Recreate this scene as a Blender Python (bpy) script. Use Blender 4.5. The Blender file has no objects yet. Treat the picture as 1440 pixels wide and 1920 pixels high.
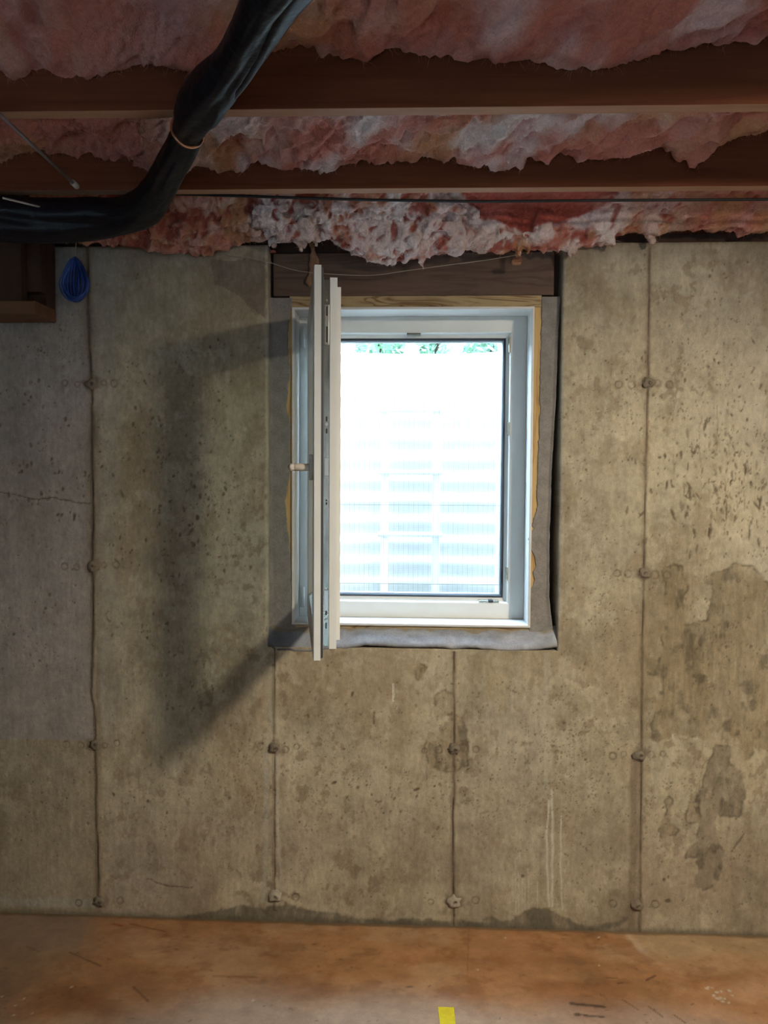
import bpy, bmesh, math, random
import numpy as np
from mathutils import Vector, Matrix

C = bpy.context.scene.collection
SC = bpy.context.scene
PI = math.pi

# ------------------------------------------------------------------ camera
F = 1480.0                                   # focal length in pixels for a 1440 x 1920 frame
CAM = np.array([0.0, -2.61, 1.475])
_r = math.radians(.44)
_Y = np.array([65/F, 64/F, -1.0]); _Y /= np.linalg.norm(_Y)
_u = np.array([math.sin(_r), math.cos(_r), 0.0]); _Z = _u-(_u@_Y)*_Y; _Z /= np.linalg.norm(_Z)
_X = np.cross(_Y, _Z)
RM = np.array([_X, _Y, _Z])                  # camera vector -> world vector
cd = bpy.data.cameras.new('camera'); cam = bpy.data.objects.new('camera', cd); C.objects.link(cam)
cd.sensor_fit = 'VERTICAL'; cd.sensor_height = 24.0; cd.lens = F/1920*24.0
cd.clip_start = .02
m4 = Matrix.Identity(4)
for i in range(3):
    for j in range(3): m4[i][j] = RM[i][j]
    m4[i][3] = CAM[i]
cam.matrix_world = m4
SC.camera = cam

def ray(px, py): return RM@np.array([(px-720)/F, (960-py)/F, -1.0])
def onY(px, py, y=0.0):
    d = ray(px, py); return CAM+(y-CAM[1])/d[1]*d
def onZ(px, py, z=0.0):
    d = ray(px, py); return CAM+(z-CAM[2])/d[2]*d

# ------------------------------------------------------------------ world, lights, exposure
SC.view_settings.view_transform = 'Standard'; SC.view_settings.look = 'None'
SC.view_settings.gamma = 1; SC.view_settings.use_curve_mapping = False
SC.view_settings.exposure = 0.0
w = bpy.data.worlds.new('sky'); SC.world = w; w.use_nodes = True
bg = w.node_tree.nodes['Background']
bg.inputs[0].default_value = (.56, .81, 1.07, 1); bg.inputs[1].default_value = 38.0

def light(name, kind, loc, power, col, **k):
    l = bpy.data.lights.new(name, kind); l.energy = power; l.color = col
    for a, b in k.items(): setattr(l, a, b)
    o = bpy.data.objects.new(name, l); C.objects.link(o); o.location = loc
    return o
lamp = light('work_light', 'SPOT', (1.27, -2.0, 2.328), 235, (1.0, .86, .66), shadow_soft_size=.12, spot_size=math.radians(112), spot_blend=1.0)
lamp.rotation_euler = (Vector((.70, 0, .62))-lamp.location).to_track_quat('-Z', 'Y').to_euler()
fill = light('cool_fill_light', 'AREA', (.2, -5.2, 1.45), 7, (.80, .88, 1.0), shape='RECTANGLE', size=2.4, size_y=1.2)  # unseen cool fill added behind the camera for ambient
fill.rotation_euler = (math.radians(90), 0, 0)

# ------------------------------------------------------------------ noise
def _h(ix, iy, iz, seed):
    n = (ix*374761393 + iy*668265263 + iz*1274126177 + seed*974711) & 0xffffffff
    n = ((n ^ (n >> 13))*1274126177) & 0xffffffff
    n = ((n ^ (n >> 16))*2246822519) & 0xffffffff
    n = n ^ (n >> 15)
    return (n & 0xffffff).astype(np.float32)/16777215.0
def vn3(x, y, z, seed=0):
    x, y, z = np.broadcast_arrays(x, y, z)
    fx, fy, fz = np.floor(x), np.floor(y), np.floor(z)
    ix, iy, iz = fx.astype(np.int64), fy.astype(np.int64), fz.astype(np.int64)
    x = (x-fx); y = (y-fy); z = (z-fz)
    x = x*x*(3-2*x); y = y*y*(3-2*y); z = z*z*(3-2*z)
    def L(a, b, t): return a+(b-a)*t
    r = []
    for dz in (0, 1):
        a = L(_h(ix, iy, iz+dz, seed), _h(ix+1, iy, iz+dz, seed), x)
        b = L(_h(ix, iy+1, iz+dz, seed), _h(ix+1, iy+1, iz+dz, seed), x)
        r.append(L(a, b, y))
    return L(r[0], r[1], z)
def vn2(x, y, seed=0):
    x, y = np.broadcast_arrays(x, y)
    fx, fy = np.floor(x), np.floor(y)
    ix, iy = fx.astype(np.int64), fy.astype(np.int64)
    x = (x-fx); y = (y-fy); x = x*x*(3-2*x); y = y*y*(3-2*y)
    z0 = np.zeros_like(ix)
    a = _h(ix, iy, z0, seed); b = _h(ix+1, iy, z0, seed); c = _h(ix, iy+1, z0, seed); d = _h(ix+1, iy+1, z0, seed)
    t = a+(b-a)*x; u = c+(d-c)*x
    return t+(u-t)*y
def fb2(x, y, f, o=4, seed=0, g=.5):
    s = 0; a = 1; t = 0
    for i in range(o):
        k1, k2 = math.cos(.6+i*.9), math.sin(.6+i*.9)
        s = s+a*(vn2((x*k1-y*k2)*f+i*7.3, (x*k2+y*k1)*f-i*3.1, seed+i)*2-1); t += a; a *= g; f *= 2.03
    return s/t
def fb3(x, y, z, f, o=4, seed=0, g=.5):
    s = 0; a = 1; t = 0
    for i in range(o):
        k1, k2 = math.cos(.6+i*.9), math.sin(.6+i*.9)
        s = s+a*(vn3((x*k1-z*k2)*f+i*7.3, (y*.8+x*.6)*f, (x*k2+z*k1)*f-i*3.1, seed+i)*2-1); t += a; a *= g; f *= 2.03
    return s/t
def ss(a, b, x):
    t = np.clip((x-a)/(b-a), 0, 1); return t*t*(3-2*t)
def interp(pts, x):
    p = np.array(pts, float); return np.interp(x, p[:, 0], p[:, 1])
def inpoly(X, Z, P):
    r = np.zeros(X.shape, bool); n = len(P)
    for i in range(n):
        x1, z1 = P[i]; x2, z2 = P[(i+1) % n]
        if z1 == z2: continue
        c = ((z1 > Z) != (z2 > Z)) & (X < (x2-x1)*(Z-z1)/(z2-z1)+x1)
        r ^= c
    return r

# ------------------------------------------------------------------ materials
def mat(name, col=(.5, .5, .5), rough=.6, metal=0.0, attr=False, noise=None, bump=None, spec=.5, sss=0, trans=0, grain=None, sheen=0):
    m = bpy.data.materials.new(name); m.use_nodes = True
    nt = m.node_tree; b = nt.nodes['Principled BSDF']; N = nt.nodes.new; K = nt.links.new
    b.inputs['Roughness'].default_value = rough; b.inputs['Metallic'].default_value = metal
    b.inputs['Specular IOR Level'].default_value = spec
    b.inputs['Base Color'].default_value = (*col, 1)
    if trans: b.inputs['Transmission Weight'].default_value = trans; b.inputs['IOR'].default_value = 1.45
    if sheen: b.inputs['Sheen Weight'].default_value = sheen
    tc = N('ShaderNodeTexCoord'); out = None
    if attr:
        a = N('ShaderNodeAttribute'); a.attribute_name = 'Col'; out = a.outputs['Color']
    else:
        rgb = N('ShaderNodeRGB'); rgb.outputs[0].default_value = (*col, 1); out = rgb.outputs[0]
    if noise:                       # (scale, amount, detail, stretch xyz)
        for (sc_, am, de, st) in noise:
            mp = N('ShaderNodeMapping'); mp.inputs['Scale'].default_value = st; K(tc.outputs['Object'], mp.inputs[0])
            n = N('ShaderNodeTexNoise'); n.inputs['Scale'].default_value = sc_; n.inputs['Detail'].default_value = de
            n.inputs['Roughness'].default_value = .65
            K(mp.outputs[0], n.inputs[0])
            r = N('ShaderNodeMapRange'); r.inputs[1].default_value = .28; r.inputs[2].default_value = .72
            r.inputs[3].default_value = 1-am; r.inputs[4].default_value = 1+am; K(n.outputs[0], r.inputs[0])
            x = N('ShaderNodeVectorMath'); x.operation = 'SCALE'; K(out, x.inputs[0]); K(r.outputs[0], x.inputs['Scale']); out = x.outputs[0]
    if grain:                       # wood: (axis stretch, dark colour, scale, distortion)
        st, dk, sc_, di = grain
        mp = N('ShaderNodeMapping'); mp.inputs['Scale'].default_value = st; K(tc.outputs['Object'], mp.inputs[0])
        wv = N('ShaderNodeTexNoise'); wv.inputs['Scale'].default_value = sc_; wv.inputs['Detail'].default_value = 3; wv.inputs['Distortion'].default_value = di
        K(mp.outputs[0], wv.inputs[0])
        mu = N('ShaderNodeMath'); mu.operation = 'MULTIPLY'; mu.inputs[1].default_value = 9.0; K(wv.outputs[0], mu.inputs[0])
        fr = N('ShaderNodeMath'); fr.operation = 'PINGPONG'; fr.inputs[1].default_value = 1.0; K(mu.outputs[0], fr.inputs[0])
        pw = N('ShaderNodeMath'); pw.operation = 'POWER'; pw.inputs[1].default_value = 2.5; K(fr.outputs[0], pw.inputs[0])
        mx = N('ShaderNodeMix'); mx.data_type = 'RGBA'; K(pw.outputs[0], mx.inputs[0]); K(out, mx.inputs[6]); mx.inputs[7].default_value = (*dk, 1)
        out = mx.outputs[2]
    K(out, b.inputs['Base Color'])
    if bump:                        # list of (scale, strength, distance, detail)
        prev = None
        for (sc_, stg, dist, de) in bump:
            n = N('ShaderNodeTexNoise'); n.inputs['Scale'].default_value = sc_; n.inputs['Detail'].default_value = de
            K(tc.outputs['Object'], n.inputs[0])
            bp = N('ShaderNodeBump'); bp.inputs['Strength'].default_value = stg; bp.inputs['Distance'].default_value = dist
            K(n.outputs[0], bp.inputs['Height'])
            if prev: K(prev, bp.inputs['Normal'])
            prev = bp.outputs[0]
        K(prev, b.inputs['Normal'])
    return m
ONE = (1, 1, 1)
M = dict(
    concrete=mat('poured_concrete', rough=.92, attr=True, spec=.2, noise=[(420, .20, 3, ONE), (75, .17, 5, (1, 1, .5)), (14, .07, 3, (3, 3, .6))], bump=[(600, .5, .0014, 3), (90, .45, .0025, 4)]),
    plainconc=mat('plain_concrete', (.36, .31, .23), .92, spec=.2, noise=[(6, .15, 6, ONE)]),
    parge=mat('grey_parging', (.245, .228, .208), .85, noise=[(25, .2, 5, ONE), (200, .12, 3, ONE)], bump=[(60, .4, .004, 5)]),
    sill=mat('sill_mortar', rough=.42, attr=True, noise=[(30, .15, 5, ONE), (240, .12, 3, ONE)], bump=[(45, .45, .004, 5)]),
    floor=mat('stained_floor', rough=.42, attr=True, spec=.35, noise=[(300, .12, 3, ONE), (40, .12, 5, ONE)], bump=[(180, .18, .0015, 4)]),
    joist=mat('joist_wood', (.155, .046, .019), .8, spec=.25, noise=[(30, .15, 4, (.15, 1, 3)), (3, .15, 4, ONE)], grain=((.5, 3, 5), (.125, .036, .014), 1.6, .5), bump=[(80, .2, .001, 4)]),
    joistedge=mat('joist_lower_edge', (.40, .20, .11), .7, noise=[(30, .15, 4, (.1, 1, 3))]),
    header=mat('header_wood', (.135, .085, .060), .8, noise=[(25, .2, 4, (.12, 1, 2))], grain=((.8, 3, 7), (.085, .05, .036), 3.0, .8), bump=[(70, .25, .001, 4)]),
    beam=mat('girder_wood', (.05, .022, .012), .8, noise=[(25, .25, 4, (1, 1, .2))]),
    cleat=mat('girder_cleat', (.16, .075, .035), .8, noise=[(25, .2, 4, (.2, 1, 1))]),
    pine=mat('pine_wood', (.44, .33, .17), .7, noise=[(40, .12, 4, (.2, 1, .2))], grain=((1.5, 4, 10), (.17, .085, .03), 2.3, 1.6)),
    pineV=mat('pine_wood_upright', (.58, .40, .16), .7, noise=[(40, .12, 4, (1, 1, .1))], grain=((14, 4, .9), (.36, .20, .06), 2.3, .7)),
    pvc=mat('white_pvc', (.76, .77, .735), .38, noise=[(8, .03, 3, ONE)]),
    paint=mat('white_painted_liner', (.74, .74, .72), .5, noise=[(18, .09, 5, (.3, 1, 1))]),
    handle=mat('cream_plastic', (.66, .60, .50), .45),
    gasket=mat('black_rubber', (.03, .035, .045), .6),
    zinc=mat('zinc_plate', (.62, .62, .57), .3, 1.0, bump=[(40, .25, .002, 2)]),
    metal=mat('galvanised_steel', (.42, .43, .38), .25, 1.0, noise=[(60, .3, 4, (1, 1, .15))], bump=[(14, .18, .003, 1)]),
    darkmetal=mat('dark_slot', (.03, .03, .028), .5),
    black=mat('black_plastic_wrap', (.007, .008, .012), .46, spec=.3, noise=[(30, .3, 3, ONE)], bump=[(26, .5, .006, 4), (110, .3, .002, 3)]),
    copper=mat('copper', (.75, .36, .22), .35, .9),
    cable=mat('black_cable', (.008, .008, .009), .6),
    wool=mat('glass_wool', rough=.95, attr=True, spec=.1, sheen=.15, noise=[(160, .16, 5, ONE), (35, .14, 4, ONE)], bump=[(220, .6, .004, 4), (60, .45, .008, 5)]),
    blue=mat('blue_cable', (.012, .045, .24), .4),
    bluepale=mat('pale_blue_cable', (.035, .10, .30), .4),
    rod=mat('grey_rod', (.26, .22, .22), .4, .3),
    tip=mat('white_tip', (.55, .52, .45), .5),
    string=mat('string', (.42, .36, .30), .8),
    tape=mat('yellow_tape', (.80, .68, .01), .5, noise=[(50, .1, 3, ONE)]),
    steelwell=mat('galvanised_well', (.86, .87, .87), .45, .0, noise=[(12, .06, 4, ONE)]),
    ladder=mat('white_ladder', (.92, .92, .92), .5),
    gravel=mat('gravel', (.42, .42, .40), .9, noise=[(60, .4, 4, ONE)], bump=[(50, .8, .02, 3)]),
    grass=mat('grass', (.10, .22, .08), .9, noise=[(20, .4, 4, ONE)]),
    leaf=mat('leaf', (.27, .37, .32), .6, noise=[(9, .5, 2, ONE)]),
    fence=mat('blue_grey_fence', (.30, .32, .44), .8, noise=[(10, .2, 4, (1, 1, .2))]),
    screen=mat('insect_screen', (.10, .11, .12), .6),
    subfloor=mat('subfloor', (.22, .12, .06), .85, noise=[(6, .2, 4, ONE)]),
    bulb=mat('lamp_socket', (.6, .6, .55), .5),
)
def glass_mat():
    m = bpy.data.materials.new('clear_glass'); m.use_nodes = True; nt = m.node_tree
    nt.nodes.remove(nt.nodes['Principled BSDF'])
    t = nt.nodes.new('ShaderNodeBsdfTransparent'); t.inputs[0].default_value = (.96, .985, .975, 1)
    g = nt.nodes.new('ShaderNodeBsdfGlossy'); g.inputs['Roughness'].default_value = .01
    x = nt.nodes.new('ShaderNodeMixShader')
    x.inputs[0].default_value = .06; nt.links.new(t.outputs[0], x.inputs[1]); nt.links.new(g.outputs[0], x.inputs[2])
    nt.links.new(x.outputs[0], nt.nodes['Material Output'].inputs[0])
    return m
M['glass'] = glass_mat()

# ------------------------------------------------------------------ object helpers
def tag(o, label=None, cat=None, group=None, kind=None):
    if label: o['label'] = label
    if cat: o['category'] = cat
    if group: o['group'] = group
    if kind: o['kind'] = kind
    return o
def empty(name, loc=(0, 0, 0), rz=0, parent=None):
    o = bpy.data.objects.new(name, None); C.objects.link(o); o.location = loc; o.rotation_euler.z = rz
    o.empty_display_size = .1
    if parent: o.parent = parent
    return o
class MB:
    def __init__(s): s.v = []; s.f = []
    def add(s, v, f):
        n = len(s.v); s.v += [tuple(p) for p in v]; s.f += [tuple(i+n for i in q) for q in f]; return s
    def box(s, x0, x1, y0, y1, z0, z1):
        v = [(x, y, z) for z in (z0, z1) for y in (y0, y1) for x in (x0, x1)]
        return s.add(v, [(0, 2, 3, 1), (4, 5, 7, 6), (0, 1, 5, 4), (2, 6, 7, 3), (0, 4, 6, 2), (1, 3, 7, 5)])
    def ring(s, prof, x0, x1, z0, z1):
        """closed profile of (inset, y) swept round a rectangle with mitred corners"""
        v = []; n = len(prof)
        for (sx, sz) in ((0, 0), (1, 0), (1, 1), (0, 1)):
            for (i, y) in prof:
                v.append((x1-i if sx else x0+i, y, z1-i if sz else z0+i))
        f = []
        for k in range(4):
            a = k*n; b = ((k+1) % 4)*n
            for j in range(n):
                f.append((a+j, b+j, b+(j+1) % n, a+(j+1) % n))
        return s.add(v, f)
    def tube(s, pts, rad, seg=8, cap=True, twist=0, shape=None):
        P = [Vector(p) for p in pts]; n = len(P)
        if not hasattr(rad, '__len__'): rad = [rad]*n
        T = [(P[min(i+1, n-1)]-P[max(i-1, 0)]).normalized() for i in range(n)]
        up = Vector((0, 0, 1)) if abs(T[0].z) < .9 else Vector((1, 0, 0))
        a = T[0].cross(up).normalized(); v = []
        for i in range(n):
            a = (a-T[i]*a.dot(T[i])).normalized(); b = T[i].cross(a)
            for k in range(seg):
                t = 2*PI*k/seg
                r = rad[i]*(shape(i, t) if shape else 1)
                v.append(P[i]+(a*math.cos(t)+b*math.sin(t))*r)
        f = [(i*seg+k, i*seg+(k+1) % seg, (i+1)*seg+(k+1) % seg, (i+1)*seg+k) for i in range(n-1) for k in range(seg)]
        if cap: f += [tuple(range(seg))[::-1], tuple((n-1)*seg+k for k in range(seg))]
        return s.add(v, f)
def obj(name, mb, m, parent=None, smooth=False, bevel=0, label=None):
    me = bpy.data.meshes.new(name)
    me.from_pydata(mb.v, [], mb.f); me.update()
    bm = bmesh.new(); bm.from_mesh(me); bmesh.ops.recalc_face_normals(bm, faces=bm.faces); bm.to_mesh(me); bm.free()
    me.materials.append(m)
    if smooth: me.polygons.foreach_set('use_smooth', [True]*len(me.polygons))
    o = bpy.data.objects.new(name, me); C.objects.link(o)
    if parent: o.parent = parent
    if bevel:
        b = o.modifiers.new('bevel', 'BEVEL'); b.width = bevel; b.segments = 2; b.limit_method = 'ANGLE'
        b.harden_normals = False
    if label: o['label'] = label
    return o
def npmesh(name, V, Fq, m, col=None, parent=None, smooth=True):
    me = bpy.data.meshes.new(name)
    V = np.ascontiguousarray(V, np.float32); Fq = np.ascontiguousarray(Fq, np.int32); k = Fq.shape[1]
    me.vertices.add(len(V)); me.vertices.foreach_set('co', V.ravel())
    me.loops.add(Fq.size); me.loops.foreach_set('vertex_index', Fq.ravel())
    me.polygons.add(len(Fq)); me.polygons.foreach_set('loop_start', np.arange(0, Fq.size, k, dtype=np.int32))
    me.polygons.foreach_set('use_smooth', np.full(len(Fq), smooth))
    me.update(calc_edges=True)
    if col is not None:
        a = me.color_attributes.new('Col', 'FLOAT_COLOR', 'POINT')
        c4 = np.ones((len(V), 4), np.float32); c4[:, :3] = col; a.data.foreach_set('color', c4.ravel())
    me.materials.append(m)
    o = bpy.data.objects.new(name, me); C.objects.link(o)
    if parent: o.parent = parent
    return o
def gridfaces(nu, nv, keep=None):
    i = np.arange(nu*nv).reshape(nu, nv)
    f = np.stack([i[:-1, :-1], i[1:, :-1], i[1:, 1:], i[:-1, 1:]], -1).reshape(-1, 4)
    if keep is not None: f = f[keep.ravel()]
    return f
def prune(V, Fq, col=None):
    u, inv = np.unique(Fq.ravel(), return_inverse=True)
    return V[u], inv.reshape(Fq.shape), (None if col is None else col[u])

# ================================================================== THE SETTING
FZ = -0.037                      # floor level
WT = 2.238                       # top of the poured wall
OX0, OX1, OZ0 = -.502, .463, .905  # opening in the poured wall
rng = np.random.RandomState(7)

# ---- wall_back : relief and stains of the poured concrete
def seg(a, b, step): return np.linspace(a, b, max(2, int(round((b-a)/step))+1))[:-1]
xs = np.concatenate([[-4.0], seg(-2.5, -1.52, .012), seg(-1.52, OX0, .0034), seg(OX0, OX1, .0034), seg(OX1, 1.36, .0034), seg(1.36, 2.5, .012), [2.5, 4.0]])
zs = np.concatenate([[FZ-.1], seg(FZ-.03, OZ0, .0034), seg(OZ0, WT, .0034), [WT]])
X, Z = np.meshgrid(xs, zs, indexing='ij')
H = np.zeros(X.shape)            # relief, + = into the room
c_base = np.array([.425, .375, .268])
val = 1 + .20*fb2(X, Z, 1.7, 4, 11) + .20*fb2(X, Z*.35, 9, 3, 31) + .20*fb2(X, Z, 24, 4, 51) + .10*fb2(X, Z, 95, 2, 61)
val *= 1-.10*ss(.1, .6, fb2(X, Z, 5.5, 4, 91))
col = c_base[None, None]*val[..., None]
def tint(mask, c, keepval=True):
    global col
    c = np.array(c)
    t = c[None, None]*(val[..., None]**.8 if keepval else 1)
    col = col*(1-mask[..., None])+t*mask[..., None]
# brownish mottling and greyer clouds
tint(.55*ss(.08, .5, fb2(X, Z*.6, 3.2, 5, 131)), (.30, .225, .135))
tint(.45*ss(.1, .5, fb2(X, Z*.8, 2.1, 4, 151)), (.42, .38, .31))
tint(.45*ss(.12, .32, fb2(X, Z*.7, 11, 5, 141, .62)), (.285, .225, .145))
tint(.40*ss(.15, .40, fb2(X, Z*.7, 17, 5, 145, .62)), (.54, .485, .365))
tint(.55*ss(.20, .36, fb2(X, Z*.8, 30, 4, 147, .65))*ss(-.1, .25, fb2(X, Z, 3.5, 3, 148)), (.22, .17, .11))
tint(.50*ss(.55, .15, Z)*ss(-.3, .35, fb2(X, Z, 4, 4, 171)), (.29, .235, .18))
# the two left form panels
gp = ss(-1.092, -1.10, X)*ss(.570, .576, Z)
tint(.8*gp, (.335, .30, .285))
tint(.5*ss(-1.092, -1.10, X)*ss(.576, .570, Z), (.30, .25, .17))
tint(.5*ss(-.98, -1.06, X+.02*fb2(X, Z, 6, 2, 5))*ss(-1.10, -1.092, X)*ss(.5, .7, Z), (.36, .33, .29))
tint(.5*ss(.10, .0, WT-Z+.03*fb2(X, Z, 8, 3, 9)), (.20, .16, .12))  # darker top edge: wetness, dust and some painted shade
# wet and dusty patches near the wall top, with shade painted in
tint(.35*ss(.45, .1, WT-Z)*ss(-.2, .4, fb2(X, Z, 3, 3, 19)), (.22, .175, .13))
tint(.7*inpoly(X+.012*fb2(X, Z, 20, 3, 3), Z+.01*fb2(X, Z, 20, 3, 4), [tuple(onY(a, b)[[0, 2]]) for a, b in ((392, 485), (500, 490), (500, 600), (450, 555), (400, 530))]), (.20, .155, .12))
# vertical water runs / wood grain of the forms
vs = (vn2(X*70, Z*3, 201)+.6*vn2(X*150, Z*7, 202)+.4*vn2(X*290, Z*12, 203)-1.0)
col *= (1+.06*vs)[..., None]
H += .0006*vs + .0016*fb2(X, Z, 4, 3, 221) + .0007*fb2(X, Z, 40, 3, 231)
WX = X+.016*fb2(X, Z, 14, 2, 297)+.010*fb2(X, Z, 45, 4, 301, .65); WZ = Z+.016*fb2(X, Z, 14, 2, 299)+.010*fb2(X, Z, 45, 4, 311, .65)
def pxpoly(pts): return [tuple(onY(a, b)[[0, 2]]) for a, b in pts]
def patch(pts, c, a=.8, dh=0.0, rim=True, streak=0):
    P = pxpoly(pts); xs_ = [p[0] for p in P]; zs_ = [p[1] for p in P]
    i0, i1 = np.searchsorted(xs, [min(xs_)-.03, max(xs_)+.03]); j0, j1 = np.searchsorted(zs, [min(zs_)-.03, max(zs_)+.03])
    s = (slice(i0, i1), slice(j0, j1))
    mk = inpoly(WX[s], WZ[s], P).astype(float)
    b = mk.copy()
    for _ in range(2):
        b[1:-1, 1:-1] = (b[1:-1, 1:-1]*2+b[:-2, 1:-1]+b[2:, 1:-1]+b[1:-1, :-2]+b[1:-1, 2:])/6
    b = b*np.clip(.95+.9*fb2(X[s], Z[s]*.35, 30, 5, 409, .66), .35, 1)
    st = 1
    if streak: st = 1+streak*1.3*(vn2(X[s]*90, Z[s]*9, 401)+.7*vn2(X[s]*200, Z[s]*20, 402)-.85)
    cc = np.array(c)[None, None]*(st*np.ones_like(mk)*val[s]**.6)[..., None]
    col[s] = col[s]*(1-a*b[..., None])+cc*a*b[..., None]
    if rim:
        e = np.clip(b*(1-b)*4, 0, 1)
        col[s] *= (1-.5*e*ss(-.15, .35, fb2(X[s], Z[s], 30, 3, 407)))[..., None]
    H[s] += dh*b + (0 if not streak else .0008*fb2(X[s], Z[s]*.2, 70, 3, 411)*b)
# large peeled skim coat on the right with its tongue below
br = (.265, .212, .130)
patch([(1248, 1058), (1281, 1060), (1290, 1090), (1284, 1130), (1288, 1171), (1328, 1168), (1335, 1131), (1337, 1073), (1372, 1055), (1408, 1062), (1460, 1110), (1460, 1406), (1415, 1410), (1397, 1426), (1386, 1397), (1366, 1386), (1346, 1368), (1317, 1397), (1303, 1386), (1270, 1375), (1233, 1386), (1219, 1386), (1230, 1328), (1242, 1284), (1211, 1255), (1211, 1233), (1231, 1237), (1239, 1204), (1237, 1175), (1248, 1160)], br, .72, -.0022, streak=.25)
patch([(1339, 1401), (1332, 1430), (1317, 1463), (1303, 1492), (1308, 1530), (1310, 1580), (1288, 1590), (1283, 1616), (1303, 1612), (1306, 1640), (1301, 1667), (1321, 1671), (1350, 1645), (1357, 1612), (1343, 1580), (1343, 1529), (1383, 1529), (1397, 1481), (1394, 1445), (1368, 1434), (1365, 1405)], (.225, .185, .135), .8, -.0024, streak=.25)
patch([(1205, 1100), (1216, 1110), (1214, 1380), (1200, 1380)], br, .5, 0, False, .2)
patch([(1252, 1490), (1262, 1500), (1258, 1545), (1270, 1560), (1250, 1580), (1238, 1560), (1246, 1530)], (.27, .21, .14), .6, -.001)
patch([(1290, 1500), (1312, 1498), (1312, 1540), (1288, 1545)], (.27, .21, .14), .5, -.001)
# middle patch beside the second seam
patch([(853, 1340), (835, 1362), (812, 1372), (801, 1395), (802, 1425), (812, 1455), (850, 1450), (872, 1440), (876, 1400), (868, 1370), (858, 1345)], (.34, .27, .17), .5, -.0012)
patch([(812, 1300), (830, 1292), (848, 1300), (846, 1340), (818, 1345)], (.30, .235, .14), .5, -.001)
patch([(780, 1245), (800, 1250), (795, 1275), (778, 1280)], (.28, .21, .12), .6, -.001)
patch([(605, 1225), (640, 1222), (642, 1290), (632, 1340), (618, 1280)], (.33, .27, .17), .4, 0, False)
patch([(900, 1225), (960, 1225), (958, 1300), (940, 1340), (905, 1290)], (.40, .325, .20), .5, 0, False, .15)
patch([(950, 1225), (1000, 1222), (995, 1330), (965, 1300)], (.44, .37, .25), .4, 0, False)
# wet margin at the foot of the wall
wet = (.13, .115, .085)
patch([(340, 1716), (400, 1708), (440, 1704), (470, 1698), (500, 1699), (540, 1692), (560, 1703), (600, 1712), (640, 1718), (740, 1723), (860, 1726), (920, 1728), (905, 1722), (925, 1712), (945, 1722), (970, 1718), (1000, 1705), (1022, 1699), (1046, 1702), (1062, 1718), (1085, 1728), (1140, 1731), (1168, 1722), (1182, 1722), (1165, 1735), (1130, 1742), (1000, 1750), (340, 1745)], wet, .85, 0, False)
tint(.75*ss(.022, .0, Z-FZ+.01*fb2(X, Z, 15, 3, 77)), (.14, .12, .085))
tint(.6*ss(-1.0, -1.15, X)*ss(.065, .05, Z-FZ+.01*fb2(X, Z, 15, 3, 78))*ss(.02, .03, Z-FZ), (.36, .34, .30))
# pale streaks and drips of cement paste
def drips(pts, wpx, c=(.58, .56, .47), a=.85, dh=.0003, wob=.0):
    P = np.array(pxpoly(pts)); zz = Z; o = np.argsort(P[:, 1]); zc = P[o, 1]; xc = P[o, 0]
    j0, j1 = np.searchsorted(zs, [zc[0]-.002, zc[-1]+.002])
    for j in range(j0, min(j1, len(zs))):
        x0 = np.interp(zs[j], zc, xc)+wob*math.sin(zs[j]*60)
        d = np.abs(xs-x0); mk = a*np.clip(1.3-d/(wpx*.00177/2), 0, 1)
        nz = np.nonzero(mk > 0)[0]
        if len(nz):
            k = nz; col[k, j] = col[k, j]*(1-mk[k, None])+np.array(c)*mk[k, None]; H[k, j] += dh*mk[k]
drips([(1026, 1225), (1024, 1330), (1026, 1500)], 15, (.47, .45, .37), .30)
drips([(1030, 1500), (1025, 1560), (1026, 1640), (1030, 1700)], 4.5, wob=.001)
drips([(1034, 1480), (1036, 1560), (1035, 1700)], 5.5, wob=.001)
drips([(1052, 1530), (1051, 1620), (1054, 1705)], 3.5, wob=.001)
for x_, y0, y1 in ((966, 1612, 1712), (972, 1635, 1712), (979, 1640, 1708), (990, 1630, 1704), (1007, 1640, 1702), (961, 1650, 1690), (984, 1660, 1706)):
    drips([(x_, y0), (x_+1, y1)], 2.6, a=.45)
drips([(966, 1612), (974, 1603)], 2.6, a=.4)
drips([(507, 1232), (506, 1400)], 10, (.46, .44, .37), .35)
drips([(500, 1400), (499, 1560), (494, 1690)], 9, (.46, .44, .37), .55, wob=.001)
drips([(520, 1400), (522, 1560), (527, 1676)], 6, (.50, .47, .40), .65, wob=.001)
drips([(737, 1282), (737, 1314)], 3.5, (.75, .74, .68), .9)
drips([(572, 1560), (574, 1640)], 8, (.44, .40, .32), .35)
# seams: a thin fin with a dark crack, stained on both sides
def seam(pts, wid, crack, dark, zlo, zhi, sd, side=0, shade=.5, cs_=.6):
    P = np.array(pxpoly(pts)); o = np.argsort(P[:, 1])
    xc = np.interp(zs, P[o, 1], P[o, 0])+.0016*fb2(zs, zs*0, 22, 3, sd)
    act = (zs > zlo) & (zs < zhi)
    wv = wid*(.7+.9*np.clip(fb2(zs, zs*0, 9, 3, sd+5)+.3, 0, 1))
    d = X-xc[None]
    b = np.exp(-(d/wv[None])**2)*act[None]
    br_ = np.exp(-((d-side)/(wv[None]*2.4))**2)*act[None]*(.6+.6*fb2(X, Z*.3, 14, 3, sd+9))
    tint(np.clip(shade*br_, 0, 1), (.26, .195, .12))
    tint(np.clip(dark*b, 0, 1), (.15, .115, .085))
    k = np.clip(1.4-np.abs(d)/crack, 0, 1)*act[None]*np.clip(cs_+1.6*fb2(zs, zs*0, 14, 3, sd+2), 0, 1)[None]
    tint(.85*k, (.055, .045, .04))
    H[:] += .0030*b*np.sign(d+1e-6)*.6 + .003*np.exp(-((d+.002)/(.0035*(.6+.8*vn2(X*0, Z*30, sd+7))))**2)*act[None] - .004*k + .0018*np.exp(-((d-.006)/.004)**2)*act[None]
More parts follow.
